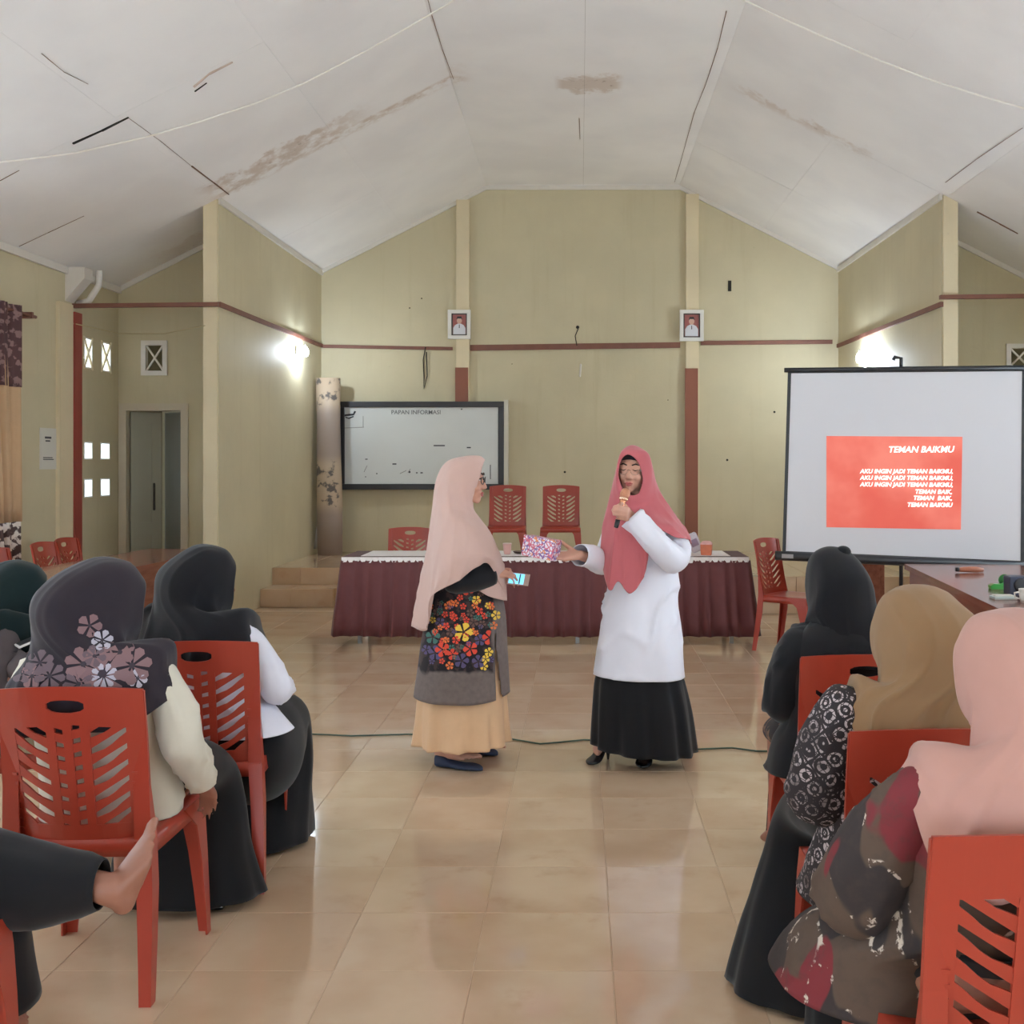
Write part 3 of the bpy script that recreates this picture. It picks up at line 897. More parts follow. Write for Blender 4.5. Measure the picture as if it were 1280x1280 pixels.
def drape(name, mat, z0, z1, w0, w1, y1=8.52, amp=.03, x=-XO + .12, ph=0):
    mb = MB(); n = 60; gr = []
    for j in range(9):
        t = j / 8; z = z0 + (z1 - z0) * t; wd = w0 + (w1 - w0) * t ** 1.5; r = []
        for k in range(n + 1):
            s = k / n; yy = y1 - wd + wd * s
            r.append(mb.bm.verts.new((x + amp * math.sin(s * 30 + ph) + amp * .4 * math.sin(s * 71), yy, z)))
        gr.append(r)
    for j in range(8):
        for k in range(n): mb.bm.faces.new((gr[j][k], gr[j][k + 1], gr[j + 1][k + 1], gr[j + 1][k]))
    o = mb.build(name, mat, ct, True); s = o.modifiers.new('thickness', 'SOLIDIFY'); s.thickness = .003
    return o


drape('curtain_drop', cb, 1.0, 2.4, .62, .9)
drape('curtain_band', cdk, 2.05, 2.69, .95, .95, 8.53, .034, -XO + .125)
drape('curtain_hem', cfl, .6, 1.0, .55, .62, 8.5, .03, -XO + .12)
o = MB().tube([(-XO + .12, 7.3, 2.66), (-XO + .12, 8.75, 2.64)], .014, 8).build('curtain_rod', WOOD_R, ct, True)
MB().box((-XO, 8.66, 2.62), (-XO + .135, 8.69, 2.67)).build('rod_bracket', WOOD_R, ct)

# ------------------------------------------------------------------ projection screen on its tripod
scr = thing('projection_screen', 'white projection screen on tripod showing a red slide with lyrics', 'screen', (P(1127, 0, 7.8).x, 7.8, 0))
TL, TR, BL, BR = P(986, 464, 8.0), P(1281, 461, 7.62), P(979, 692, 8.0), P(1279, 705, 7.62)
SM = M('screen_fabric', (214, 214, 220), rough=.7)
nn = ((TR - TL).cross(BL - TL)).normalized()
if nn.y > 0: nn = -nn


def sq(u, v, off=0.0):
    return TL.lerp(TR, u).lerp(BL.lerp(BR, u), v) + nn * off


MB().prism([sq(0, 0), sq(1, 0), sq(1, 1), sq(0, 1)], -nn * .004).build('fabric', SM, scr)
bo = MB(); e = .011
for u0, u1, v0, v1 in ((-.004, e, 0, 1), (1 - e, 1.004, 0, 1), (0, 1, 0, .012), (0, 1, .985, 1)):
    bo.prism([sq(u0, v0, .003), sq(u1, v0, .003), sq(u1, v1, .003), sq(u0, v1, .003)], -nn * .008)
bo.build('border', BLK, scr)
MB().tube([sq(-.02, -.006, 0), sq(1.02, -.006, 0)], .018, 10).build('top_bar', BLK, scr, True)
MB().tube([sq(-.035, 1.012, 0), sq(.05, 1.012, 0), sq(1.03, 1.012, 0)], .035, 12).build('roller_case', BLK, scr, True)
MB().prism([sq(-.005, 1.0, .036), sq(.045, 1.0, .036), sq(.045, 1.022, .036), sq(-.005, 1.022, .036)], nn * .002).build('case_label', M('label_grey', (150, 146, 146), rough=.5), scr)
pole_x = sq(.49, 0, -.06)
MB().tube([(pole_x.x, pole_x.y, .32), (pole_x.x, pole_x.y, TL.z + .02)], .014, 10).build('pole', BLK, scr, True)
MB().tube([(pole_x.x, pole_x.y, TL.z - .01), (pole_x.x, pole_x.y, TL.z + .085), (pole_x.x - .05, pole_x.y - .01, TL.z + .09), (pole_x.x - .06, pole_x.y - .01, TL.z + .07)], .014, 8).build('top_hook', BLK, scr, True)
for k in range(3):
    a = -math.pi / 2 + .5 + k * 2 * math.pi / 3
    MB().tube([(pole_x.x, pole_x.y, .40), (pole_x.x + .25 * math.cos(a), pole_x.y + .25 * math.sin(a), .16), (pole_x.x + .42 * math.cos(a), pole_x.y + .42 * math.sin(a), .012)], .012, 8).build('leg', BLK, scr, True)
# projected slide: the lit picture on the cloth
sl = M('slide_light', (236, 122, 106), rough=.8, emit=(236, 112, 96), estr=.2)
g = N(sl); pos, xyz = g.pos()
nzz = g.noise(pos, 2.6, 3, .5)
colr = g.mix(g.step(nzz, .35, .7), lin((216, 96, 82)), lin((230, 128, 112)))
g.link(colr, g.b.inputs['Base Color']); g.link(colr, g.b.inputs['Emission Color'])
cor = [(1033, 545), (1203, 546), (1201, 662), (1033, 659)]


def on_screen(px, py, off):
    d = V(((px - CX) / F, 1, (CY - py) / F)); o0 = V((0, 0, CH))
    t = (TL - o0).dot(nn) / d.dot(nn); return o0 + d * t + nn * off


sld = MB().prism([on_screen(x, y, .002) for x, y in cor], -nn * .003).build('projected_slide', sl, scr)
TXT = M('slide_text', (255, 250, 245), emit=(255, 248, 240), estr=.55)
yaw = math.atan2((TR - TL).y, (TR - TL).x)
for s, x, y, h in (('TEMAN BAIKMU', 1192, 562, 10.9), ('AKU INGIN JADI TEMAN BAIKMU,', 1191, 589.5, 7.45), ('AKU INGIN JADI TEMAN BAIKMU,', 1191, 597.8, 7.45), ('AKU INGIN JADI TEMAN BAIKMU,', 1191, 606.2, 7.45), ('TEMAN BAIK,', 1190, 615, 7.45), ('TEMAN  BAIK,', 1190, 623, 7.45), ('TEMAN BAIKMU', 1190, 631.5, 7.45)):
    text(s, h * 7.75 / F, on_screen(x, y, .0035), (math.pi / 2, 0, yaw), TXT, scr, 'lettering', 'RIGHT', .22, .0012)

# ------------------------------------------------------------------ front table with skirt
tb = thing('skirted_table', 'long table with maroon pleated skirt and white lace top before the stage', 'table', (-.28, 8.95, 0))
tx0, tx1, ty0, ty1, tz = -1.90, 1.345, 8.66, 9.26, .70
MB().box((tx0, ty0, tz - .03), (tx1, ty1, tz), .004).build('tabletop', M('table_board', (120, 84, 62), rough=.5), tb)
MAR = M('maroon_cloth', (98, 48, 50), rough=.7, var=.12, scale=14, sheen=.1)
mb = MB(); gr = []; per = []
nfr = 420
for k in range(nfr + 1): per.append((V((tx0 + (tx1 - tx0) * k / nfr, ty0 - .012, 0)), V((0, -1, 0)), k))
for k in range(1, 81): per.append((V((tx1 + .012, ty0 + (ty1 - ty0) * k / 80, 0)), V((1, 0, 0)), nfr + k))
left = []
for k in range(1, 81): left.append((V((tx0 - .012, ty1 - (ty1 - ty0) * (k - 1) / 80, 0)), V((-1, 0, 0)), -81 + k))
per = left + per
for j in range(7):
    t = j / 6; r = []
    for p, nn_, k in per:
        s = k / nfr * 62
        a = (.006 + .022 * t) * (1 - abs(math.sin(s * math.pi / 2 + .35 * math.sin(s * 1.7)))) * 1.6 + .006 * t * noise.noise(V((k * .07, t * 2, 0)))
        fl = .055 * t
        q = p + nn_ * (a + (fl if abs(nn_.x) > .5 else .03 * t))
        if abs(nn_.x) < .5:
            c = (p.x - (tx0 + tx1) / 2) / ((tx1 - tx0) / 2); q.x += fl * c * abs(c) ** 6
        q.z = tz - .025 - t * (tz - .025 - .075) + .012 * t * noise.noise(V((k * .03, 5, 0)))
        r.append(mb.bm.verts.new(q))
    gr.append(r)
for j in range(6):
    for k in range(len(per) - 1): mb.bm.faces.new((gr[j][k], gr[j][k + 1], gr[j + 1][k + 1], gr[j + 1][k]))
o = mb.build('pleated_skirt', MAR, tb, True); s = o.modifiers.new('thickness', 'SOLIDIFY'); s.thickness = .003
LACE = M('lace_white', (232, 226, 224), rough=.8, var=.06, scale=30)
MB().box((tx0 - .008, ty0 - .008, tz), (tx1 + .008, ty1, tz + .006), .003).build('maroon_border', M('maroon_trim', (82, 42, 44), rough=.7), tb)
MB().box((tx0 + .13, ty0 + .055, tz + .005), (tx1 - .13, ty1 - .02, tz + .009), .002).build('lace_cover', LACE, tb)
mb = MB()
nsc = 66
for k in range(nsc):
    x0 = tx0 - .01 + (tx1 - tx0 + .02) * k / nsc; dx = (tx1 - tx0 + .02) / nsc; d = .034 + .014 * noise.noise(V((k * .9, 0, 0)))
    yy = ty0 - .016
    mb.prism([(x0, yy, tz + .004), (x0 + dx, yy, tz + .004), (x0 + dx, yy, tz - .018), (x0 + dx * .8, yy - .008, tz - d), (x0 + dx * .3, yy - .008, tz - d * 1.05), (x0, yy, tz - .018)], (0, .007, 0))
mb.build('lace_frill', LACE, tb, kind='stuff')
mb = MB()
for k in range(34):
    x0 = tx0 + .14 + (tx1 - tx0 - .28) * k / 34
    mb.prism([(x0, ty0 + .06, tz + .0092), (x0 + .06, ty0 + .06, tz + .0092), (x0 + .045, ty0 + .03, tz + .0092), (x0 + .012, ty0 + .03, tz + .0092)], (0, 0, .001))
mb.build('lace_scallops', LACE, tb, kind='stuff')
for x in (tx0 + .12, -.9, -.02, .75, tx1 - .12):
    for y in (ty0 + .08, ty1 - .08):
        l = MB().box((x - .016, y - .016, 0), (x + .016, y + .016, tz - .03)).build('leg', M('steel_leg', (150, 146, 140), rough=.35, metal=.5), tb)

# things on the front table
TT = tz + .0102


def carton(name, c, sx, sy, h, mat, label, cat, rz=0, group=None, lidmat=None):
    t = thing(name, label, cat, c, group)
    R = Matrix.Rotation(rz, 3, 'Z')
    q = [V((x * sx / 2, y * sy / 2, 0)) for x, y in ((-1, -1), (1, -1), (1, 1), (-1, 1))]
    m = MB(); m._rings([[V(c) + R @ (p * s) + V((0, 0, z)) for p in q] for s, z in ((.9, 0), (1, h * .5), (1.02, h))]); m.build('carton', mat, t)
    m = MB(); m._rings([[V(c) + R @ (p * s) + V((0, 0, z)) for p in q] for s, z in ((1.04, h), (1.04, h + .008), (.7, h + .025), (.2, h + .03))]); m.build('lid', lidmat or mat, t)
    return t


OR = M('orange_carton', (206, 116, 84), rough=.5, var=.2, scale=30); PK = M('pink_carton', (214, 160, 156), rough=.5, var=.2, scale=40)


def at(px, y): return V(((px - CX) * y / F, y, TT))


carton('snack_box', at(851, 8.82), .13, .10, .075, OR, 'orange snack box on the lace table just right of the speaker', 'box', .3, None, PK)
carton('snack_box', at(883, 8.80), .09, .09, .085, OR, 'small orange snack box near the right end of the lace table', 'box', -.2, None, PK)
t = thing('tissue_pack', 'white printed tissue pack leaning between the orange snack boxes', 'pack', at(868, 8.98))
R = Matrix.Rotation(-.42, 3, 'Y'); c = at(868, 8.98)
m = MB(); q = [V((x * .045, y * .03, 0)) for x, y in ((-1, -1), (1, -1), (1, 1), (-1, 1))]
m._rings([[c + V((.03, 0, .014)) + R @ (p * s + V((0, 0, z))) for p in q] for s, z in ((.75, 0), (1, .01), (1, .15), (.8, .16))])
m.build('wrapper', M('tissue_print', (196, 190, 200), rough=.4, var=.25, scale=60), t)
m = MB(); m.prism([c + V((.03, 0, .014)) + R @ V((x, -.031, z)) for x, z in ((-.03, .05), (.03, .05), (.03, .11), (-.03, .11))], (0, -.001, 0)); m.build('printed_label', M('tissue_label', (150, 130, 150), rough=.5), t)
# glass and dish beside the standing woman on the left
t = thing('drink_cup', 'small pink plastic cup on the table behind the phone', 'cup', at(634, 8.86))
MB().lathe([(.025, 0), (.03, .02), (.034, .07), (.035, .085), (.031, .084), (.026, .01), (.0, .008)], at(634, 8.86), (0, 0, 1), 16).build('cup', M('pink_cup', (206, 160, 152), rough=.35), t, True)
MB().lathe([(.036, .085), (.037, .09), (.0, .092)], at(634, 8.86), (0, 0, 1), 16).build('lid', M('cup_lid', (220, 196, 188), rough=.3), t, True)
t = thing('small_dish', 'flat dark dish on the table near the gift box', 'dish', at(650, 8.95))
MB().lathe([(.03, 0), (.05, .006), (.06, .018), (.056, .018), (.03, .008), (0, .007)], at(650, 8.95), (0, 0, 1), 18).build('dish', M('dish_dark', (86, 60, 52), rough=.4), t, True)
# ------------------------------------------------------------------ side tables of dark wood
WOOD = M('table_wood', (112, 66, 50), rough=.22, var=.12, scale=5, coat=.2)
g = N(WOOD); pos, xyz = g.pos()
mpn = g.new('ShaderNodeMapping'); mpn.inputs['Scale'].default_value = (9, 1.2, 9); g.link(pos, mpn.inputs[0])
g.link(g.mix(g.step(g.noise(mpn.outputs[0], 3, 6), .3, .7), lin((112, 66, 50)), lin((128, 78, 60))), g.b.inputs['Base Color'])


def long_table(name, label, quad, h, panel_side, inset):
    """quad: near-left, near-right, far-right, far-left floor points of the top"""
    q = [V((x, y, 0)) for x, y in quad]; c = sum(q, V()) / 4
    t = thing(name, label, 'table', c)
    MB().prism([p + V((0, 0, h - .035)) for p in q], (0, 0, .035)).build('tabletop', WOOD, t)
    qi = [c + (p - c) * V((.9, .93, 1)) for p in q]
    edges = [(0, 3), (1, 2)]
    for k, (i, j) in enumerate(edges):
        a, b = qi[i], qi[j]
        d = (b - a).normalized(); nrm = V((-d.y, d.x, 0)) * .02
        if (k == 0) == (panel_side == 'left'):
            MB().prism([a, b, b + nrm, a + nrm], (0, 0, h - .036)).build('modesty_panel', WOOD, t) if False else MB().prism([p + V((0, 0, .12)) for p in (a, b, b + nrm, a + nrm)], (0, 0, h - .156)).build('modesty_panel', WOOD, t)
    for i, j in ((0, 1), (3, 2)):
        a, b = qi[i], qi[j]; d = (b - a).normalized(); nrm = V((-d.y, d.x, 0)) * .03
        MB().prism([a, b, b + nrm, a + nrm], (0, 0, h - .036)).build('end_panel', WOOD, t)
    return t


long_table('wooden_table', 'long brown wooden table along the left wall behind the seated women', [(-3.78, 5.0), (-3.12, 5.0), (-2.96, 8.83), (-3.56, 8.95)], .75, 'right', .04)
long_table('wooden_table', 'long brown wooden table at the right holding the green tape', [(1.93, 4.3), (2.75, 4.3), (3.05, 7.5), (2.27, 7.56)], .75, 'left', .04)
o = thing('wooden_lectern', 'brown wooden stand half hidden under the projection screen', 'stand', (2.33, 8.55, 0))
a, b = P(1046, 0, 8.55).x, P(1097, 0, 8.55).x
MB().box((a, 8.35, 0), (b, 8.75, .82), .006).build('cabinet', WOOD, o); MB().box((a - .03, 8.32, .82), (b + .03, 8.78, .85), .006).build('top_board', WOOD, o)
MB().box((a + .04, 8.344, .08), (b - .04, 8.352, .76), .003).build('front_panel', WOOD, o)
# things on the right table
TZ = .75


def att(px, Z): return V(((px - CX) * Z / F, Z, TZ))


c = P(1213, 713.5, 6.95); c.z = TZ
t = thing('pencil_case', 'slim tan pouch with dark tip on the right wooden table', 'case', c)
MB().tube([c + V((-.075, 0, .02)), c + V((-.03, 0, .022)), c + V((.04, 0, .02)), c + V((.085, .01, .018))], [.014, .018, .019, .012], 12).build('pouch', M('tan_leather', (168, 104, 78), rough=.45, var=.15, scale=30), t, True)
MB().tube([c + V((-.095, 0, .022)), c + V((-.074, 0, .021))], [.014, .015], 12).build('tip', BLK, t, True)
c = att(1251, 6.05)
t = thing('tape_dispenser', 'bright green tape dispenser on the right table', 'dispenser', c)
GRN = M('green_plastic', (52, 150, 62), rough=.35)
m = MB(); m.prism([c + V((x, -.02, z)) for x, z in ((-.06, 0), (.05, 0), (.055, .03), (.03, .05), (-.01, .028), (-.045, .03), (-.065, .02))], (0, .04, 0)); m.build('body', GRN, t)
m = MB(); m.lathe([(.0, -.012), (.03, -.012), (.034, 0), (.03, .012), (0, .012)], c + V((.02, 0, .05)), (0, 1, 0), 16); m.build('tape_roll', M('green_dark', (40, 120, 54), rough=.3), t, True)
c = att(1254, 5.6)
t = thing('paper_tray', 'pale grey plastic tray lying before the green tape', 'tray', c)
m = MB(); m.box(tuple(c + V((-.06, -.04, 0))), tuple(c + V((.06, .04, .016))), .005); m.build('tray', M('tray_grey', (176, 186, 184), rough=.4), t)
m = MB(); m.box(tuple(c + V((-.05, -.03, .0155))), tuple(c + V((.05, .03, .022))), .003); m.build('paper', MATS['paper'], t)
c = att(1276, 5.75)
t = thing('small_box', 'small dark blue box standing at the right edge of the table', 'box', c + V((0, 0, 0)))
m = MB(); m.box(tuple(c + V((-.055, .0, 0))), tuple(c + V((.055, .1, .10))), .008); m.build('body', M('navy_plastic', (48, 56, 78), rough=.4), t)
m = MB(); m.lathe([(0, 0), (.035, 0), (.038, .004), (.03, .006), (0, .003)], c + V((0, -.001, .055)), (0, -1, 0), 18); m.build('grille', BLK, t, True)
c = att(1283, 5.45)
t = thing('white_cup', 'white cup cut by the right edge of the photo', 'cup', c)
MB().lathe([(.028, 0), (.034, .03), (.038, .07), (.035, .07), (.028, .006), (0, .005)], c, (0, 0, 1), 18).build('cup', WHITE, t, True)
m = MB(); m.tube([c + V((-.034, 0, .055)), c + V((-.06, 0, .05)), c + V((-.058, 0, .025)), c + V((-.032, 0, .02))], .005, 6); m.build('handle', WHITE, t, True)

# cable along the floor
pts = []
for x, y in ((-20, 905), (200, 913), (372, 918), (440, 921), (510, 919), (585, 922), (640, 925), (675, 931), (700, 929), (730, 926), (765, 927), (820, 933), (868, 938), (915, 936), (945, 940), (985, 941), (1100, 944), (1400, 952)):
    Z = CH * F / (y - CY); pts.append(V(((x - CX) * Z / F, Z, .0055)))
o = MB().tube(pts, .0045, 6).build('floor_cable', M('cable_green', (62, 84, 70), rough=.5), None, True)
tag(o, 'thin dark green cable running across the tiled floor', 'cable')

# ------------------------------------------------------------------ red plastic chairs
CHR = M('chair_plastic', (160, 58, 42), rough=.33, var=.06, scale=6, spec=.5)


def bp(u, v, wv=0.0):
    """point on the backrest (u across, v up from its foot, wv out of its rear face), chair-local"""
    f = v / .43
    return V((u * (1 - .06 * (1 - f)), -.185 - .085 * f ** 1.15 + .9 * u * u - wv, .425 + v))


def strip(mb, uv, t=.008):
    """closed polygon strip list of (u,v) quads along u -> solid"""
    for q in uv:
        a = [mb.bm.verts.new(bp(u, v)) for u, v in q]; b = [mb.bm.verts.new(bp(u, v, t)) for u, v in q]
        mb.bm.faces.new(a); mb.bm.faces.new(b[::-1])
        for k in range(len(q)): mb.bm.faces.new((a[k], a[(k + 1) % len(q)], b[(k + 1) % len(q)], b[k]))


def quads(u0, u1, f0, f1, n):
    r = []
    for k in range(n):
        a, b = u0 + (u1 - u0) * k / n, u0 + (u1 - u0) * (k + 1) / n
        r.append([(a, f0(a)), (b, f0(b)), (b, f1(b)), (a, f1(a))])
    return r


def make_chair(label, group):
    root = thing('plastic_chair', label, 'chair', (0, 0, 0), group)
    # seat with rolled apron
    mb = MB(); n = 14; gr = []
    for j in range(n + 1):
        r = []
        for i in range(n + 1):
            s, t = i / n * 2 - 1, j / n * 2 - 1
            x, y = s * .205 * (1 - .05 * (1 - (t + 1) / 2)), .01 + t * .205
            z = .432 - .016 * (1 - s * s) * (1 - t * t) + .004
            if abs(s) == 1 or abs(t) == 1: z -= .004
            r.append(mb.bm.verts.new((x, y, z)))
        gr.append(r)
    for j in range(n):
        for i in range(n): mb.bm.faces.new((gr[j][i], gr[j][i + 1], gr[j + 1][i + 1], gr[j + 1][i]))
    rim = [gr[0][i] for i in range(n + 1)] + [gr[j][n] for j in range(1, n + 1)] + [gr[n][i] for i in range(n - 1, -1, -1)] + [gr[j][0] for j in range(n - 1, 0, -1)]
    c = V((0, .01, 0)); lo = []
    for v in rim:
        d = (v.co - c); d.z = 0; lo.append(mb.bm.verts.new(v.co + V((d.x * .02, d.y * (.035 if d.y > 0 else -.03), -.048))))
    for k in range(len(rim)): mb.bm.faces.new((rim[k], rim[(k + 1) % len(rim)], lo[(k + 1) % len(rim)], lo[k]))
    o = mb.build('seat', CHR, root, True); s = o.modifiers.new('thickness', 'SOLIDIFY'); s.thickness = .006; s.offset = -1
    # backrest frame: stiles, arched top rail with grip hole, bottom rail, spine
    mb = MB()
    top = lambda u: .425 + .014 * (1 - (u / .195) ** 2)
    strip(mb, quads(-.195, -.05, lambda u: .335 - .10 * abs(u), top, 6)); strip(mb, quads(.05, .195, lambda u: .335 - .10 * abs(u), top, 6))
    hole_lo = lambda u: .378 - .012 * math.sqrt(max(0, 1 - (u / .05) ** 2)); hole_hi = lambda u: .392 + .010 * math.sqrt(max(0, 1 - (u / .05) ** 2))
    strip(mb, quads(-.05, .05, lambda u: .335 - .10 * abs(u), hole_lo, 8)); strip(mb, quads(-.05, .05, hole_hi, top, 8))
    for s_ in (-1, 1):
        uu = lambda a: a * s_
        for v0, v1 in ((0, .08), (.08, .16), (.16, .24), (.24, .325)):
            strip(mb, [[(s_ * .150, v0), (s_ * .195, v0), (s_ * .195, v1), (s_ * .150, v1)]])
        for k in range(7):
            v0 = .03 + k * .026
            strip(mb, [[(s_ * .158, v0), (s_ * .188, v0), (s_ * .188, v0 + .008), (s_ * .158, v0 + .008)]], .012)
    strip(mb, quads(-.15, .15, lambda u: 0.0, lambda u: .05, 8))
    # spine with small diamond openings: side strips and bridges
    strip(mb, [[(-.058, .05), (-.034, .05), (-.034, .335), (-.058, .335)], [(.034, .05), (.058, .05), (.058, .335), (.034, .335)], [(-.012, .05), (.012, .05), (.012, .34), (-.012, .34)]])
    for k in range(8):
        for s_ in (-1, 1):
            v0 = .05 + k * .0385 + (.012 if s_ > 0 else 0)
            strip(mb, [[(s_ * .012, v0), (s_ * .034, v0 + .006), (s_ * .034, v0 + .030), (s_ * .012, v0 + .026)]])
    br = mb.build('backrest', CHR, root)
    for s_ in (-1, 1):
        for k in range(8):
            v0 = .050 + k * .0455 - .060
            def lo_(u, v0=v0): return v0 + (abs(u) - .054) * .62
            hi_ = (lambda u, v0=v0: v0 + .0265 + (abs(u) - .054) * .62 - .010 * math.cos((abs(u) - .10) / .05 * math.pi / 2) ** 2 + .005)
            q = quads(s_ * .054, s_ * .151, lambda u: min(max(lo_(u), .02), .335), lambda u: min(max(hi_(u), .03), .345), 5)
            m2 = MB(); strip(m2, q, .007); m2.build('slat', CHR, br)
    # four tapering L-section legs
    def leg(pts, wx, wy, sx, sy):
        mb = MB(); rings = []
        for (x, y, z), a, b in zip(pts, wx, wy):
            t = .006
            rings.append([mb.bm.verts.new((x - sx * p, y - sy * q, z)) for p, q in ((0, 0), (a, 0), (a, t), (t, t), (t, b), (0, b))])
        for i in range(len(rings) - 1):
            for k in range(6): mb.bm.faces.new((rings[i][k], rings[i][(k + 1) % 6], rings[i + 1][(k + 1) % 6], rings[i + 1][k]))
        mb.bm.faces.new(rings[0][::-1]); mb.bm.faces.new(rings[-1])
        mb.build('leg', CHR, root)
    for s_ in (-1, 1):
        leg([(s_ * .197, -.240, .845), (s_ * .196, -.214, .72), (s_ * .196, -.199, .58), (s_ * .200, -.194, .43), (s_ * .207, -.205, .30), (s_ * .212, -.222, .15), (s_ * .216, -.240, 0)], (.030, .036, .042, .046, .043, .038, .032), (.010, .010, .014, .045, .050, .042, .034), s_, -1)
        leg([(s_ * .207, .214, .432), (s_ * .212, .222, .36), (s_ * .216, .229, .25), (s_ * .220, .234, .12), (s_ * .223, .238, 0)], (.12, .075, .058, .046, .036), (.16, .08, .055, .042, .034), s_, 1)
    return root


chairs = [
    ('red plastic chair at front left with cream-sleeved woman sitting in it', -1.366, 3.117, 0.02),
    ('red plastic chair at left under the woman in black hijab and white shirt', -1.303, 3.855, .10),
    ('red plastic chair cut by the bottom left corner of the photo', -1.50, 2.235, 0.0),
    ('red plastic chair at right under the woman all in black', .883, 3.60, 0.0),
    ('red plastic chair under the woman in tan hijab', .795, 2.665, 0.02),
    ('red plastic chair nearest the camera under the woman in pink hijab', .755, 1.985, 0.03),
    ('red plastic chair at far left under the woman in dark green hijab', -2.06, 3.92, -.9),
    ('empty red plastic chair standing by the left edge of the screen', 1.66, 8.42, -2.25),
    ('red plastic chair on stage just right of the left woman', P(633, 0, 11.35).x, 11.35, math.pi),
    ('red plastic chair on stage behind the gift box', P(701, 0, 11.35).x, 11.35, math.pi),
    ('red plastic chair tucked behind the left end of the skirted table', P(506, 0, 9.75).x, 9.80, math.pi),
    ('glossy red chair behind the left wooden table, nearest the curtain', -3.86, 7.55, -math.pi / 2),
    ('glossy red chair behind the left wooden table, middle of the three', -3.80, 8.13, -math.pi / 2),
    ('glossy red chair behind the left wooden table, beside the red stripe', -3.85, 8.60, -math.pi / 2),
]
proto = None; CHAIR = {}
for i, (lab, x, y, rz) in enumerate(chairs):
    if proto is None: proto = make_chair(lab, 'red plastic chairs'); c = proto
    else:
        c = copy_tree(proto); c['label'] = lab
    CHAIR[i] = c
for i, (lab, x, y, rz) in enumerate(chairs):
    CHAIR[i].location = (x, y, SH if i in (8, 9) else 0); CHAIR[i].rotation_euler.z = rz

# ------------------------------------------------------------------ people: tools
SKIN = M('skin', (198, 148, 128), rough=.5, var=.05, scale=20)
SKIND = M('skin_tan', (152, 104, 86), rough=.5, var=.06, scale=20)
EYEW = M('eye_white', (226, 220, 214), rough=.2); IRIS = M('iris', (44, 30, 26), rough=.15); BROW = M('brow_hair', (52, 38, 34), rough=.8)
LIP = M('lips', (168, 86, 84), rough=.4)


def smooth_body(name, mb, mat, parent, vox=.007, it=3):
    off = wloc(parent)
    me = mb.mesh(name + '_raw', off)
    o = bpy.data.objects.new('tmp', me); COL.objects.link(o)
    r = o.modifiers.new('r', 'REMESH'); r.mode = 'VOXEL'; r.voxel_size = vox; r.use_smooth_shade = True
    s = o.modifiers.new('s', 'SMOOTH'); s.factor = .5; s.iterations = it
    dg = bpy.context.evaluated_depsgraph_get()
    m2 = bpy.data.meshes.new_from_object(o.evaluated_get(dg)); m2.name = name
    bpy.data.objects.remove(o); bpy.data.meshes.remove(me)
    for p in m2.polygons: p.use_smooth = True
    m2.materials.clear()
    return link(name, m2, mat, parent)


def frame(f, up=(0, 0, 1)):
    f = V(f).normalized(); u = V(up); r = f.cross(u).normalized(); u = r.cross(f)
    return r, f, u


def add_head(mb, c, f, up=(0, 0, 1), s=1.0):
    r, f, u = frame(f, up); c = V(c)
    R = Matrix((r, f, u)).transposed()
    L = lambda x, y, z: c + (r * x + f * y + u * z) * s
    mb.ell(L(0, -.012, .028), (.072 * s, .090 * s, .084 * s), R)
    mb.ell(L(0, .018, -.026), (.060 * s, .066 * s, .088 * s), R)
    mb.ell(L(0, .060, -.093), (.024 * s, .020 * s, .020 * s), R)
    mb.cap(L(0, .078, .008), .0085 * s, L(0, .099, -.030), .012 * s)
    for k in (-1, 1):
        mb.ell(L(k * .012, .090, -.035), (.009 * s, .010 * s, .008 * s), R)
        mb.ell(L(k * .034, .056, -.030), (.026 * s, .026 * s, .024 * s), R)
        mb.ell(L(k * .072, -.008, -.012), (.010 * s, .020 * s, .030 * s), R)
        mb.ell(L(k * .031, .068, .006), (.017 * s, .013 * s, .012 * s), R)
        mb.cap(L(k * .012, .080, .027), .0095 * s, L(k * .050, .062, .026), .011 * s)
    mb.cap(L(-.018, .079, -.059), .0072 * s, L(.018, .079, -.059), .0072 * s)
    mb.cap(L(-.014, .077, -.072), .0085 * s, L(.014, .077, -.072), .0085 * s)
    return L, R


def face_parts(L, R, s, parent, closed=False):
    for k in (-1, 1):
        if not closed:
            MB().ell(L(k * .031, .0755, .007), (.0125 * s, .0075 * s, .0062 * s), R, 12, 8).build('eye', EYEW, parent, True)
            MB().ell(L(k * .030, .0808, .007), (.0058 * s, .0036 * s, .0056 * s), R, 10, 6).build('iris', IRIS, parent, True)
        MB().tube([L(k * .017, .081, .010), L(k * .031, .0845, .0145 if not closed else .004), L(k * .045, .076, .009)], [.0012, .0024, .0014], 6).build('eyelid_line', BROW, parent, True)
        MB().tube([L(k * .013, .0895, .031), L(k * .032, .084, .039), L(k * .052, .068, .033)], [.003, .0038, .0018], 6).build('eyebrow', BROW, parent, True)
    MB().tube([L(-.021, .0805, -.0625), L(-.008, .0868, -.0588), L(0, .0868, -.0605), L(.008, .0868, -.0588), L(.021, .0805, -.0625)], [.0022, .0050, .0046, .0050, .0022], 8).build('upper_lip', LIP, parent, True)
    MB().tube([L(-.018, .0805, -.067), L(0, .0865, -.0715), L(.018, .0805, -.067)], [.0022, .0062, .0022], 8).build('lower_lip', LIP, parent, True)


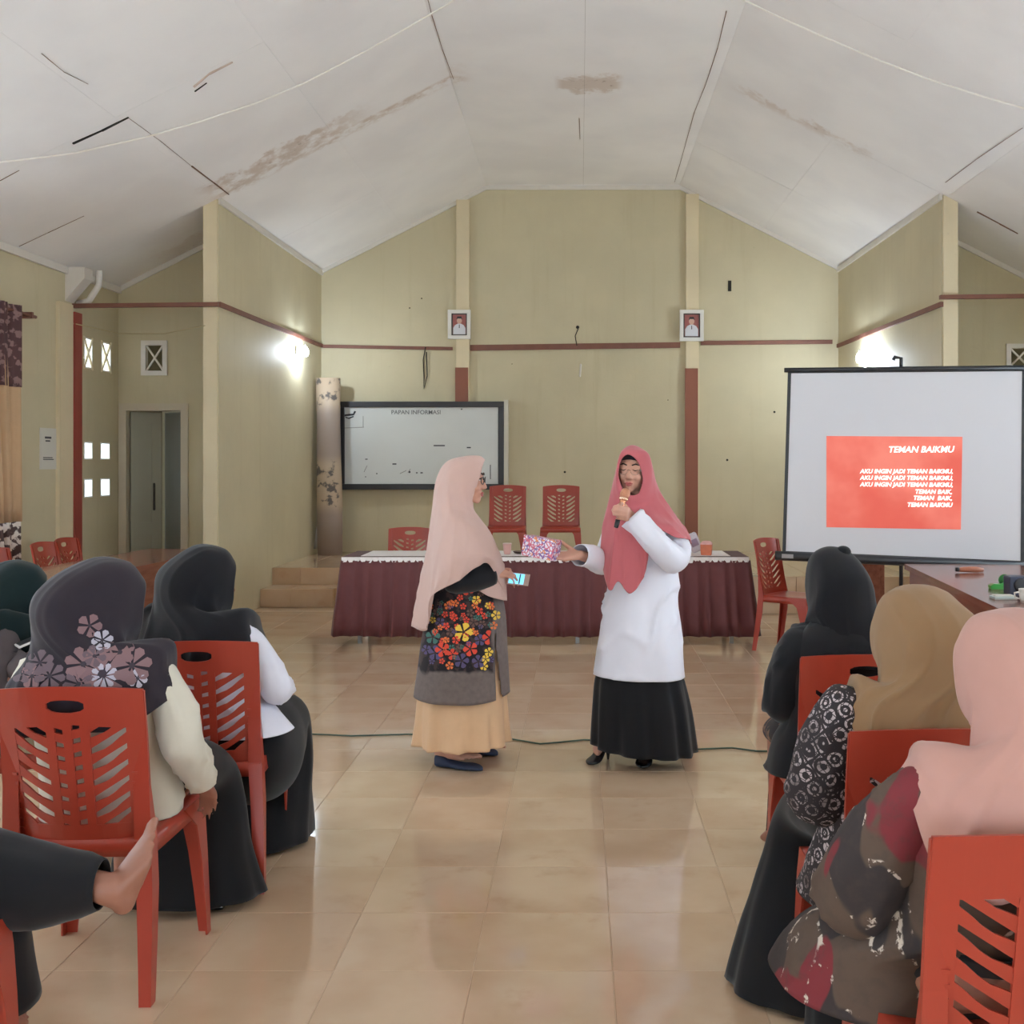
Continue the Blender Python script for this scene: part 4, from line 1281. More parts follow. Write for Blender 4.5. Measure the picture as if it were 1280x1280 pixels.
def add_hand(mb, wrist, fwd, pn, thumb, s=1.0, curl=(.4, .45, .5, .55), tcurl=.5, spread=.06):
    """wrist point, finger direction, palm-facing normal, direction of the thumb side; curl per finger in radians per joint"""
    fwd = V(fwd).normalized(); pn = V(pn); pn = (pn - fwd * pn.dot(fwd)).normalized()
    lat = fwd.cross(pn).normalized()
    if lat.dot(V(thumb)) < 0: lat = -lat
    w = V(wrist)
    offs = (.026, .009, -.009, -.026); base = (.083, .088, .084, .075)
    lens = ((.040, .025, .020), (.045, .028, .021), (.041, .026, .020), (.032, .020, .018)); rad = (.0088, .0090, .0086, .0076)
    tips = []
    for i in range(4):
        b = w + (fwd * base[i] + lat * offs[i]) * s
        mb.cap(w + (lat * offs[i] * .55 + fwd * .008) * s, .0145 * s, b, .0108 * s, 10)
        d = (fwd + lat * spread * (1.5 - i)).normalized(); p = b
        n0 = pn - d * pn.dot(d); n0.normalize()
        a = 0
        for k in range(3):
            a += curl[i] * (.8, 1.15, .8)[k]
            q = p + (d * math.cos(a) + n0 * math.sin(a)) * lens[i][k] * s
            mb.cap(p, rad[i] * (1 - .09 * k) * s, q, rad[i] * (1 - .09 * (k + 1)) * s, 10); p = q
        tips.append(p)
    p = w + (fwd * .022 + lat * .022 + pn * .006) * s
    mb.cap(w + fwd * .012 * s, .016 * s, p, .0135 * s, 10)
    d = (fwd * .62 + lat * .70 + pn * .30).normalized(); ax = (fwd * .8 - lat * .6 + pn * .25).normalized()
    for k, (ln, r0, r1) in enumerate(((.040, .0135, .0105), (.029, .0103, .0095), (.024, .0095, .0078))):
        dd = d.lerp(ax, min(1, tcurl * (.25 + .4 * k))).normalized(); q = p + dd * ln * s
        mb.cap(p, r0 * s, q, r1 * s, 10); p = q
    return tips


def add_foot(mb, ankle, fwd, up, s=1.0, toes=True, out=(1, 0, 0)):
    """ankle point, toe direction, up; `out` = the side of the little toe"""
    fwd = V(fwd).normalized(); up = V(up); up = (up - fwd * up.dot(fwd)).normalized(); lat = fwd.cross(up)
    if lat.dot(V(out)) < 0: lat = -lat
    a = V(ankle); L = lambda x, y, z: a + (lat * x + fwd * y + up * z) * s
    mb.cap(L(0, -.005, .02), .036 * s, L(0, -.02, -.035), .034 * s)
    mb.cap(L(0, -.035, -.04), .029 * s, L(0, .02, -.042), .030 * s)
    for i in range(5):
        x = -.030 + i * .0155; y = .125 - .006 * i * i * .5
        mb.cap(L(x * .35, .0, -.015), .028 * s, L(x, y, -.057), .0145 * s, 10)
        mb.cap(L(x * .5, .02, -.052), .018 * s, L(x, y, -.060), .012 * s, 10)
        if toes:
            r = .0135 if i == 0 else .0092 - .0006 * i; ln = .042 if i == 0 else .036 - .004 * i
            mb.cap(L(x, y, -.060), r * s, L(x * 1.12, y + ln * .6, -.058), r * s, 10)
            mb.cap(L(x * 1.12, y + ln * .6, -.058), r * s, L(x * 1.15, y + ln, -.064), r * .92 * s, 10)
    return L


def shoe(name, heel, toe, w, h, mat, parent, heel_h=0.0, label=None):
    """closed court shoe from heel to toe along the floor, throat left open"""
    a, b = V(heel), V(toe); d = b - a; Ln = d.length; d.normalize(); lat = V((d.y, -d.x, 0))
    rings = []
    for t, ww, hh, lift in ((0, .30, .75, 1), (.03, .62, .95, 1), (.15, .74, .90, .98), (.35, .74, .55, .75), (.55, .92, .42, .28), (.72, 1.0, .44, .05), (.86, .86, .38, 0), (.96, .5, .28, 0), (1.0, .12, .14, .0)):
        z = lift * heel_h
        rings.append((a + d * (Ln * t) + V((0, 0, z + h * hh / 2 + .002)), lat * (w / 2 * ww), V((0, 0, h * hh / 2)), 2.6))
    o = loft(name, rings, mat, parent, 20, 4, 0, 0, cap=True, label=label)
    if heel_h:
        p = a + d * (Ln * .06)
        MB().cap(p + V((0, 0, heel_h)), .016, p + V((0, 0, .006)), .0055, 10).build('heel', mat, o, True)
    return o


def pl(k, amp, ph=0.0, t0=0.0, mod=.6):
    """soft pleats that grow towards the hem"""
    def f(th, t):
        g = max(0.0, (t - t0) / (1 - t0))
        return amp * g * (math.sin(k * th + ph + mod * math.sin(2 * th + ph)) * .7 + .3 * math.sin((k * 1.9 // 1) * th + 1.3 * ph))
    return f


def cloth(name, rgb, var=.07, rough=.85, sheen=.15, scale=26):
    return M(name, rgb, rough=rough, var=var, scale=scale, sheen=sheen, spec=.2)


BLACKC = cloth('black_cloth', (27, 27, 31), .12)
BLACK2 = cloth('black_skirt', (22, 22, 25), .12)

# ------------------------------------------------------------------ standing woman on the left (in profile)
Z1 = 5.25


def A(px, py, dy=0.0): return P(px, py, Z1 + dy)


w1 = thing('person', 'standing woman in long pale pink hijab and floral tunic, seen in profile, holding a phone', 'person', (A(577, 0).x, Z1, 0))
mb = MB()
L, R = add_head(mb, A(582, 600.5), (1, -.10, -.04), s=.98)
mb.cap(A(578, 625), .046, A(574, 655), .052)
mb.ell(A(575, 690), (.115, .165, .17)); mb.ell(A(577, 745), (.115, .14, .14)); mb.ell(A(577, 785), (.125, .165, .13))
mb.cap(A(575, 660, -.13), .05, A(575, 660, .13), .05)
for sgn, el, wr in ((-1, A(571, 727, -.21), A(612, 717.5, -.13)), (1, A(573, 727, .20), A(618, 720, .02))):
    mb.cap(A(574, 664, sgn * .155), .048, el, .038); mb.cap(el, .037, wr, .024)
add_hand(mb, A(612, 717.5, -.13), (1, .35, -.02), (.1, .35, -.95), (.2, 1, .3), 1.0, (.35, .4, .45, .5), .5)
add_hand(mb, A(618, 720, .02), (1, -.2, -.1), (0, -.9, -.3), (0, 0, 1), .95, (.5, .5, .5, .5), .4)
for sgn, hip, kn, an, fd in ((-1, A(576, 800, -.08), A(572, 868, -.09), V((A(560, 0).x, 5.18, .105)), (.95, -.12, 0)), (1, A(580, 800, .08), A(584, 868, .09), V((P(592, 0, 5.42).x, 5.42, .105)), (.97, -.05, 0))):
    mb.cap(hip, .078, kn, .055); mb.cap(kn, .055, an, .034)
    add_foot(mb, an, fd, (0, 0, 1), .95, True, (0, sgn, 0))
b1 = smooth_body('body', mb, SKIN, w1, .006)
face_parts(L, R, .98, b1)
SPEC = M('spectacle_frame', (28, 26, 28), rough=.3)
gl = MB()
for k in (-1, 1):
    gl.tube([L(k * .031 + .023 * math.cos(t), .094 + .0 * t - .006 * abs(math.cos(t)) * (1 if k * math.cos(t) > 0 else 0), .003 + .018 * math.sin(t)) for t in [i * math.pi / 8 for i in range(17)]], .0022, 6)
    gl.tube([L(k * .054, .088, .010), L(k * .072, .05, .012), L(k * .078, -.01, .010)], .0024, 6)
gl.tube([L(-.008, .094, .008), L(0, .098, .012), L(.008, .094, .008)], .002, 6)
gl.build('spectacles', SPEC, w1)
NAVY = M('navy_suede', (44, 52, 76), rough=.75, var=.1, scale=40)
shoe('shoe', (A(547, 0).x + .0, 5.185, 0), (P(603, 0, 5.10).x, 5.10, 0), .088, .062, NAVY, w1)
shoe('shoe', (P(577, 0, 5.43).x, 5.43, 0), (P(622, 0, 5.37).x, 5.37, 0), .088, .062, NAVY, w1)
PEACH = cloth('peach_skirt', (216, 178, 142), .05, .8, .1)
loft('skirt', [(A(577, 790), (.175, 0, 0), (0, .17, 0)), (A(577, 850), (.205, 0, 0), (0, .19, 0)), (A(577, 900), (.217, 0, 0), (0, .21, 0)), (A(577, 927), (.226, 0, 0), (0, .225, 0))], PEACH, w1, 96, 6, .003, .004, 7, pl(11, .10, .4, .1))
TUN = M('floral_tunic', (48, 44, 48), rough=.85, sheen=.1, spec=.2)
g = N(TUN); pos, xyz = g.pos()
zn = g.math('MULTIPLY_ADD', g.math('SUBTRACT', g.noise(pos, 9, 3), .5), .10, xyz[2])
xn = g.math('MULTIPLY_ADD', g.math('SUBTRACT', g.noise(pos, 7, 3), .5), .05, xyz[0])
zb_ = P(0, 832, Z1).z; xr = A(619, 0).x
f1 = g.math('MAXIMUM', g.math('SUBTRACT', 1.0, g.step(zn, zb_ - .012, zb_ + .012)), g.step(xn, xr - .008, xr + .008))
dk = g.mix(g.step(g.noise(pos, 26, 5), .5, .56), lin((38, 34, 38)), lin((66, 52, 52)))
gy = g.mix(g.noise(pos, 40, 4), lin((96, 86, 84)), lin((124, 112, 108)))
g.link(g.mix(f1, dk, gy), g.b.inputs['Base Color'])


def slit(th, t):
    return .60 < th % (2 * math.pi) - 5.0 < .60 + .26 * max(0, (t - .66) / .34) and t > .66


tun = loft('tunic', [(A(576, 655), (.105, 0, 0), (0, .15, 0)), (A(578, 680), (.13, 0, 0), (0, .175, 0)), (A(580, 715), (.155, 0, 0), (0, .18, 0)), (A(582, 760), (.192, 0, 0), (0, .18, 0)), (A(579, 815), (.212, 0, 0), (0, .21, 0)), (A(577, 864), (.232, 0, .0), (0, .235, .02))], TUN, w1, 120, 8, .003, .005, 6, pl(5, .030, 1.0, .3), cut=slit)
fm = [M('petal_%s' % n, c, rough=.85) for n, c in (('red', (214, 72, 52)), ('yellow', (228, 190, 72)), ('violet', (84, 74, 112)), ('teal', (66, 108, 100)), ('brown', (104, 76, 70)), ('orange', (222, 116, 62)), ('core', (58, 40, 40)))]
fl = []
rr = random.Random(5)


def flower(px, py, r, m, pet=5):
    fl.append((A(px, py, -1.0), A(px, py, 0) - A(px, py, -1.0), (0, 0, 1), r * Z1 / F, pet, m, rr.random() * 6))


for px, py, r, m in ((579.5, 790, 11.5, 1), (584, 735, 9, 0), (595.5, 750, 5.5, 1), (553, 812, 9, 0), (588, 811, 9, 0), (612, 797, 9, 0), (541, 796, 9, 3), (544, 816, 9, 2), (620, 769, 6, 1), (611, 815, 5.5, 1), (566, 818, 7, 0), (599, 764, 5, 0), (560, 757, 5, 5), (579, 758, 4, 0), (575, 747, 4, 0), (607, 824, 5, 1), (605, 833, 5, 1), (577, 826, 9, 2), (598, 827, 8, 2), (538, 758, 4, 5), (556, 768, 4, 0), (568, 772, 4.5, 0), (603, 780, 4.5, 4), (592, 778, 6, 4), (563, 790, 5.5, 4), (550, 778, 6, 2), (570, 800, 5, 0), (600, 800, 7, 2), (588, 766, 5, 4), (546, 765, 5, 4), (610, 757, 4, 1), (617, 782, 5, 5), (562, 832, 5, 5), (541, 775, 4, 1), (533, 812, 6, 2), (583, 775, 4, 0), (571, 783, 3.5, 0), (558, 800, 4, 5), (573, 812, 4, 4), (601, 742, 4, 4), (571, 733, 4.5, 4), (606, 770, 4, 0), (595, 791, 3.5, 5)):
    flower(px, py, r, m)
for k in range(45):
    flower(rr.uniform(536, 615), rr.uniform(742, 828), rr.uniform(2.5, 4.5), rr.choice((0, 0, 4, 2, 5, 3)))
for k in range(60):                                   # the print goes on round the back of the tunic
    th = rr.uniform(.2, math.pi - .2); zz_ = rr.uniform(P(0, 826, Z1).z, P(0, 745, Z1).z)
    o_ = V((A(578, 0).x + math.cos(th), Z1 + math.sin(th), zz_)); d_ = V((-math.cos(th), -math.sin(th), 0))
    fl.append((o_, d_, (0, 0, 1), rr.uniform(.014, .04), 5, rr.choice((0, 0, 1, 2, 3, 4, 5)), rr.random() * 6))
decals('flower_print', tun, fl, fm, w1)['kind'] = 'stuff'
for sgn, el, wr in ((-1, A(571, 727, -.21), A(612, 717.5, -.13)), (1, A(573, 727, .20), A(618, 720, .02))):
    loft('sleeve', limb_rings([A(574, 668, sgn * .16), A(571, 700, sgn * .20), el, A(590, 724.5, el.y - Z1 - sgn * .02), wr + V((.01, 0, 0))], (.06, .066, .066, .060, .052), 1.0), BLACKC, w1, 28, 5, .003, .006, 11)
PINK = cloth('pale_pink_hijab', (200, 168, 158), .03, .8, .2)
near = [
    [(606, 575, 0), (599, 570.5, 0), (581, 569.5, 0), (559, 576, 0), (546, 598, 0), (541, 640, 0), (533, 690, 0), (524, 740, 0), (516.5, 783, 0)],
    [(603, 582, -.05), (592, 575, -.07), (576, 577, -.08), (561, 588, -.082), (552, 618, -.10), (549, 652, -.18), (544, 700, -.21), (539, 750, -.19), (534, 787, -.13)],
    [(600, 595, -.066), (588, 599, -.083), (576, 608, -.092), (567, 626, -.125), (566, 650, -.225), (563, 680, -.285), (558, 703, -.30), (549, 728, -.285), (538, 748, -.25)],
    [(594, 613, -.056), (587, 624, -.062), (583, 632, -.07), (583, 643, -.125), (587, 657, -.215), (590, 674, -.275), (588, 690, -.30), (582, 704, -.305), (571, 727, -.30)],
    [(592, 624, -.03), (590, 629, -.035), (590, 636, -.045), (593, 648, -.09), (602, 664, -.16), (609, 680, -.20), (611, 690, -.22), (612, 697, -.23), (609, 704, -.225)],
    [(593, 627, 0), (592.5, 631, 0), (594, 638, 0), (602, 649, 0), (613, 666, -.03), (622, 685, -.04), (628, 704, -.04), (631, 726, -.04), (632, 750, -.03)]]
far = [[(x, y, -d) for x, y, d in c] for c in near[1:5]][::-1]
patch('hijab', [[A(*p) for p in c] for c in near + far], PINK, w1, 14, 6, .003, .007, 6, seed=2, folds=(6, .016, .25))
# lower front tail of the hijab below the forearm
patch('hijab', [[A(588, 722, -.16), A(592, 731, -.165), A(598, 737, -.165)], [A(604, 715, -.155), A(606, 730, -.165), A(610, 745, -.17)], [A(622, 700, -.12), A(624, 728, -.13), A(627, 750, -.135)], [A(630, 705, -.04), A(632, 730, -.04), A(633, 751, -.04)]], PINK, w1, 8, 6, .003, .002, 8, closed=False, label='front tail of the hijab hanging under the forearm')
# phone in her hand
pc = A(648, 724, -.08)
ph = thing('phone', 'lit mobile phone held in the hand of the left standing woman', 'phone', pc)
ax, ay = V((.98, .1, -.12)).normalized(), V((.15, .45, .88)).normalized(); az = ax.cross(ay).normalized()


def slabq(c, hx, hy, hz): return [[c + ax * x * hx + ay * y * hy + az * z * hz for x, y in ((-1, -1), (1, -1), (1, 1), (-1, 1))] for z in (-1, 1)]


MB()._rings(slabq(pc, .052, .029, .0045)).build('case', M('phone_case', (176, 150, 140), rough=.3), ph)
az_ = az if az.y < 0 else -az
MB()._rings(slabq(pc + az_ * .0042 - ax * .009, .036, .026, .001)).build('screen', M('phone_screen', (90, 160, 210), emit=(110, 190, 235), estr=.8), ph)
MB()._rings(slabq(pc + az_ * .0046 + ax * .006, .003, .025, .001)).build('screen_bar', BLK, ph)

# ------------------------------------------------------------------ standing woman on the right (speaking)
w2 = thing('person', 'standing woman in rose hijab, white tunic and black skirt speaking into a microphone', 'person', (A(803, 0).x, Z1, 0))
mb = MB()
F2 = V((-.22, -.96, .02))
L, R = add_head(mb, A(790, 589.5), F2, (.05, 0, 1), s=.935)
mb.cap(A(796, 615, .02), .046, A(800, 650, .03), .052)
mb.ell(A(802, 690), (.165, .115, .17)); mb.ell(A(802, 745), (.14, .115, .14)); mb.ell(A(801, 785), (.165, .125, .13))
mb.cap(A(768, 660, .02), .05, A(836, 660, .02), .05)
eR, wR = A(756, 704, -.04), A(725, 694, -.18)
eL, wL = A(842, 700, -.10), A(775, 641, -.245) + V((.046, .064, -.014))
mb.cap(A(767, 664), .046, eR, .037); mb.cap(eR, .036, wR, .024)
mb.cap(A(837, 664), .046, eL, .037); mb.cap(eL, .036, wL, .026)
add_hand(mb, wR, (-1, -.10, -.06), (0, -.42, .90), (0, .9, .42), 1.05, (.16, .18, .20, .24), .1, .02)
mic_a, mic_b = A(785, 603.5, -.20), A(770, 659, -.265)
# the hand that closes round the microphone
mdir = (mic_a - mic_b).normalized()
add_hand(mb, wL, (-.22, -.97, .12), (-.96, .22, .1), (.2, 0, 1), 1.0, (.95, 1.0, 1.02, 1.05), .8)
for sgn, hip, kn, an in ((-1, A(785, 800), A(772, 868, -.02), V((A(757, 0).x, 5.285, .135))), (1, A(818, 800), A(816, 868, -.02), V((A(809, 0).x, 5.275, .135)))):
    mb.cap(hip, .08, kn, .056); mb.cap(kn, .056, an, .034)
    add_foot(mb, an, (-.62 if sgn < 0 else -.20, -.66 if sgn < 0 else -.85, -.42), (0, -.3, 1), .80, False, (sgn, 0, 0))
b2 = smooth_body('body', mb, SKIN, w2, .006)
face_parts(L, R, .935, b2, True)
CAPM = cloth('inner_cap', (44, 34, 40), .1)
mb = MB(); n = 24; gr = []
for j in range(6):
    z = .062 + .01 * j; k_ = math.sqrt(max(.02, 1 - ((z - .028) / .092) ** 2)); gr.append([mb.bm.verts.new(L(.0775 * k_ * math.sin(t), -.012 + .0965 * k_ * math.cos(t), z - .012 * abs(math.sin(t)) * (1 - j / 6))) for t in [i * 2 * math.pi / n for i in range(n)]])
for j in range(5):
    for i in range(n): mb.bm.faces.new((gr[j][i], gr[j][(i + 1) % n], gr[j + 1][(i + 1) % n], gr[j + 1][i]))
mb.build('inner_cap', CAPM, w2, True)
gl = MB()
RIM = M('rimless_metal', (190, 180, 170), rough=.2, metal=.9)
for k in (-1, 1):
    gl.tube([L(k * .054, .088, .006), L(k * .062, .072, .008), L(k * .064, .05, .008)], .0018, 6)
    gl.tube([L(k * .031 + .022 * math.cos(t), .0935 - .005 * abs(math.cos(t)), -.001 - .016 * abs(math.sin(t))) for t in [i * math.pi / 8 for i in range(9)]], .0011, 5)
gl.tube([L(-.009, .0935, .004), L(0, .098, .008), L(.009, .0935, .004)], .0014, 6)
gl.build('spectacles', RIM, w2)
WHC = M('white_satin', (222, 222, 234), rough=.45, var=.03, scale=12, sheen=.2, spec=.35)
loft('skirt', [(A(800, 800), (.16, 0, 0), (0, .13, 0)), (A(799, 838), (.196, 0, 0), (0, .165, 0)), (A(799, 850), (.215, 0, 0), (0, .18, 0)), (A(802, 890), (.236, 0, 0), (0, .205, 0)), (A(804, 934), (.252, 0, -.022), (0, .225, .0))], BLACK2, w2, 96, 6, .003, .004, 6, pl(10, .07, .8, .1))
loft('tunic', [(A(802, 650), (.10, 0, 0), (0, .09, 0)), (A(803, 668), (.142, 0, 0), (0, .115, 0)), (A(804, 700), (.158, 0, 0), (0, .13, 0)), (A(803, 740), (.168, 0, 0), (0, .14, 0)), (A(801, 790), (.195, 0, 0), (0, .17, 0)), (A(799, 843), (.226, 0, -.008), (0, .19, 0))], WHC, w2, 120, 14, .003, .014, 6, pl(7, .022, 2.0, .3), seed=4, folds=(2.2, 13, .022))
loft('sleeve', limb_rings([A(768, 668), A(760, 690, -.02), eR, A(738, 696, -.12), wR + V((-.003, -.005, 0))], (.06, .06, .056, .056, .052)), WHC, w2, 30, 5, .003, .007, 12, seed=6)
loft('sleeve', limb_rings([A(836, 668), A(846, 686, -.06), eL, A(822, 681, -.19), wL + V((.012, .006, -.008))], (.066, .070, .070, .064, .056)), WHC, w2, 40, 8, .003, .008, 12, seed=7, folds=(1.5, 9, .012))
BLKH = M('black_patent', (26, 26, 30), rough=.25)
shoe('shoe', (A(762, 0).x, 5.30, 0), (A(735, 0).x, 5.20, 0), .082, .05, BLKH, w2, .065)
shoe('shoe', (A(811, 0).x, 5.31, 0), (A(801, 0).x, 5.14, 0), .082, .05, BLKH, w2, .065)
ROSE = cloth('rose_hijab', (186, 98, 104), .04, .75, .25)
cols = [
    [(785, 568, -.088), (788, 561, -.06), (794, 557, .01), (798, 572, .10), (800, 610, .12), (801, 650, .16), (802, 690, .18), (802, 712, .18)],
    [(797, 577, -.078), (808, 567, -.05), (813, 573, .02), (816, 592, .07), (822, 620, .10), (834, 645, .13), (845, 668, .14), (852, 690, .13)],
    [(803, 597, -.066), (813, 591, -.04), (818, 597, .0), (823, 612, .02), (833, 628, .0), (847, 648, -.01), (858, 664, -.02), (862, 676, -.03)],
    [(802, 607, -.068), (809, 613, -.06), (816, 620, -.04), (823, 632, -.06), (834, 646, -.10), (842, 656, -.15), (844, 665, -.17), (846, 672, -.175)],
    [(799, 615.5, -.078), (804, 620, -.075), (808, 630, -.07), (813, 640, -.10), (818, 650, -.15), (820, 656, -.175), (820, 661, -.185), (819, 665, -.19)],
    [(796, 618, -.082), (799, 623, -.085), (801, 633, -.085), (804, 646, -.12), (806, 662, -.16), (807, 680, -.18), (807, 700, -.185), (806, 717, -.185)],
    [(792, 619.5, -.085), (792, 625, -.09), (792, 634, -.09), (791, 646, -.125), (790, 664, -.17), (789, 690, -.185), (788, 715, -.19), (788, 742, -.19)],
    [(785, 618, -.085), (784, 623, -.092), (782, 633, -.09), (780, 646, -.12), (777, 664, -.165), (775, 690, -.185), (774, 710, -.187), (773, 727, -.188)],
    [(778, 611, -.08), (776, 620, -.095), (773, 629, -.085), (770, 645, -.10), (766, 665, -.15), (764, 690, -.17), (763, 715, -.175), (762, 737, -.175)],
    [(773, 595, -.075), (770.5, 593, -.075), (768, 600, -.04), (765, 615, -.02), (759, 635, -.02), (753, 655, -.04), (751, 675, -.05), (752, 695, -.05)],
    [(776, 576, -.085), (775, 567, -.07), (776, 566, .0), (775, 580, .06), (772, 615, .08), (766, 645, .11), (762, 672, .13), (762, 697, .13)]]
patch('hijab', [[A(*p) for p in c] for c in cols], ROSE, w2, 12, 6, .003, .008, 8, seed=9, folds=(6, .016, .3))
# microphone
mc = thing('microphone', 'rose gold microphone with black tail held at the speaker mouth', 'microphone', mic_b)
GOLD = M('rose_gold', (214, 150, 118), rough=.22, metal=.85)
MB().lathe([(0.0000, -0.0034), (0.0095, -0.0017), (0.0116, 0.0169), (0.0108, 0.0507)], mic_b, mdir, 16).build('battery_tail', BLK, mc, True)
MB().lathe([(0.0110, 0.0490), (0.0116, 0.0676), (0.0125, 0.1014), (0.0146, 0.1268), (0.0163, 0.1335)], mic_b, mdir, 16).build('handle', GOLD, mc, True)
Lm = (mic_a - mic_b).length
MB().lathe([(0.0181, 0.1318), (0.0215, 0.1352), (0.0215, 0.1436), (0.0181, 0.1453)], mic_b, mdir, 18).build('collar', M('gold_bright', (236, 196, 168), rough=.15, metal=.9), mc, True)
MB().lathe([(0.0176, 0.1436), (0.0219, 0.1521), (0.0237, 0.1648), (0.0215, 0.1791), (0.0138, 0.1893), (0.0034, 0.1927)], mic_b, mdir, 20).build('grille', M('grille_gold', (206, 146, 116), rough=.45, metal=.7, bump=.6, bscale=220), mc, True)
# gift box
gc = A(677, 684.5, -.20)
gb = thing('gift_box', 'small gift box in white paper with pink and violet scribbles held between the women', 'box', gc)
GP = M('gift_paper', (226, 214, 226), rough=.45)
g = N(GP); pos, xyz = g.pos()
vo = g.new('ShaderNodeTexVoronoi', feature='DISTANCE_TO_EDGE'); vo.inputs['Scale'].default_value = 62
wv = g.new('ShaderNodeVectorMath', operation='ADD'); n3 = g.new('ShaderNodeTexNoise'); n3.inputs['Scale'].default_value = 30; g.link(pos, n3.inputs['Vector'])
s3 = g.new('ShaderNodeVectorMath', operation='SCALE'); s3.inputs['Scale'].default_value = .03; g.link(n3.outputs['Color'], s3.inputs[0]); g.link(pos, wv.inputs[0]); g.link(s3.outputs[0], wv.inputs[1]); g.link(wv.outputs[0], vo.inputs['Vector'])
hue = g.noise(pos, 28, 2)
inkc = g.mix(g.step(hue, .47, .53), lin((206, 96, 120)), lin((120, 92, 160)))
inkc = g.mix(g.step(hue, .58, .62), inkc, lin((220, 130, 80)))
g.link(g.mix(g.math('SUBTRACT', 1.0, g.step(vo.outputs['Distance'], .10, .20)), lin((228, 218, 230)), inkc), g.b.inputs['Base Color'])
Rg = Matrix.Rotation(.16, 3, 'Y') @ Matrix.Rotation(-.35, 3, 'Z')
mb = MB(); mb.box((-.078, -.05, -.048), (.078, .05, .048), .004)
for v in mb.bm.verts: v.co = gc + Rg @ v.co
mb.build('wrapped_box', GP, gb)
mb = MB()
for sx in (-1, 1): mb.prism([gc + Rg @ V(p) for p in ((sx * .0785, -.045, -.042), (sx * .0785, .045, -.042), (sx * .0785, 0, .01))], Rg @ V((sx * .0015, 0, 0))); 
fo = mb.build('paper_fold', GP, gb)

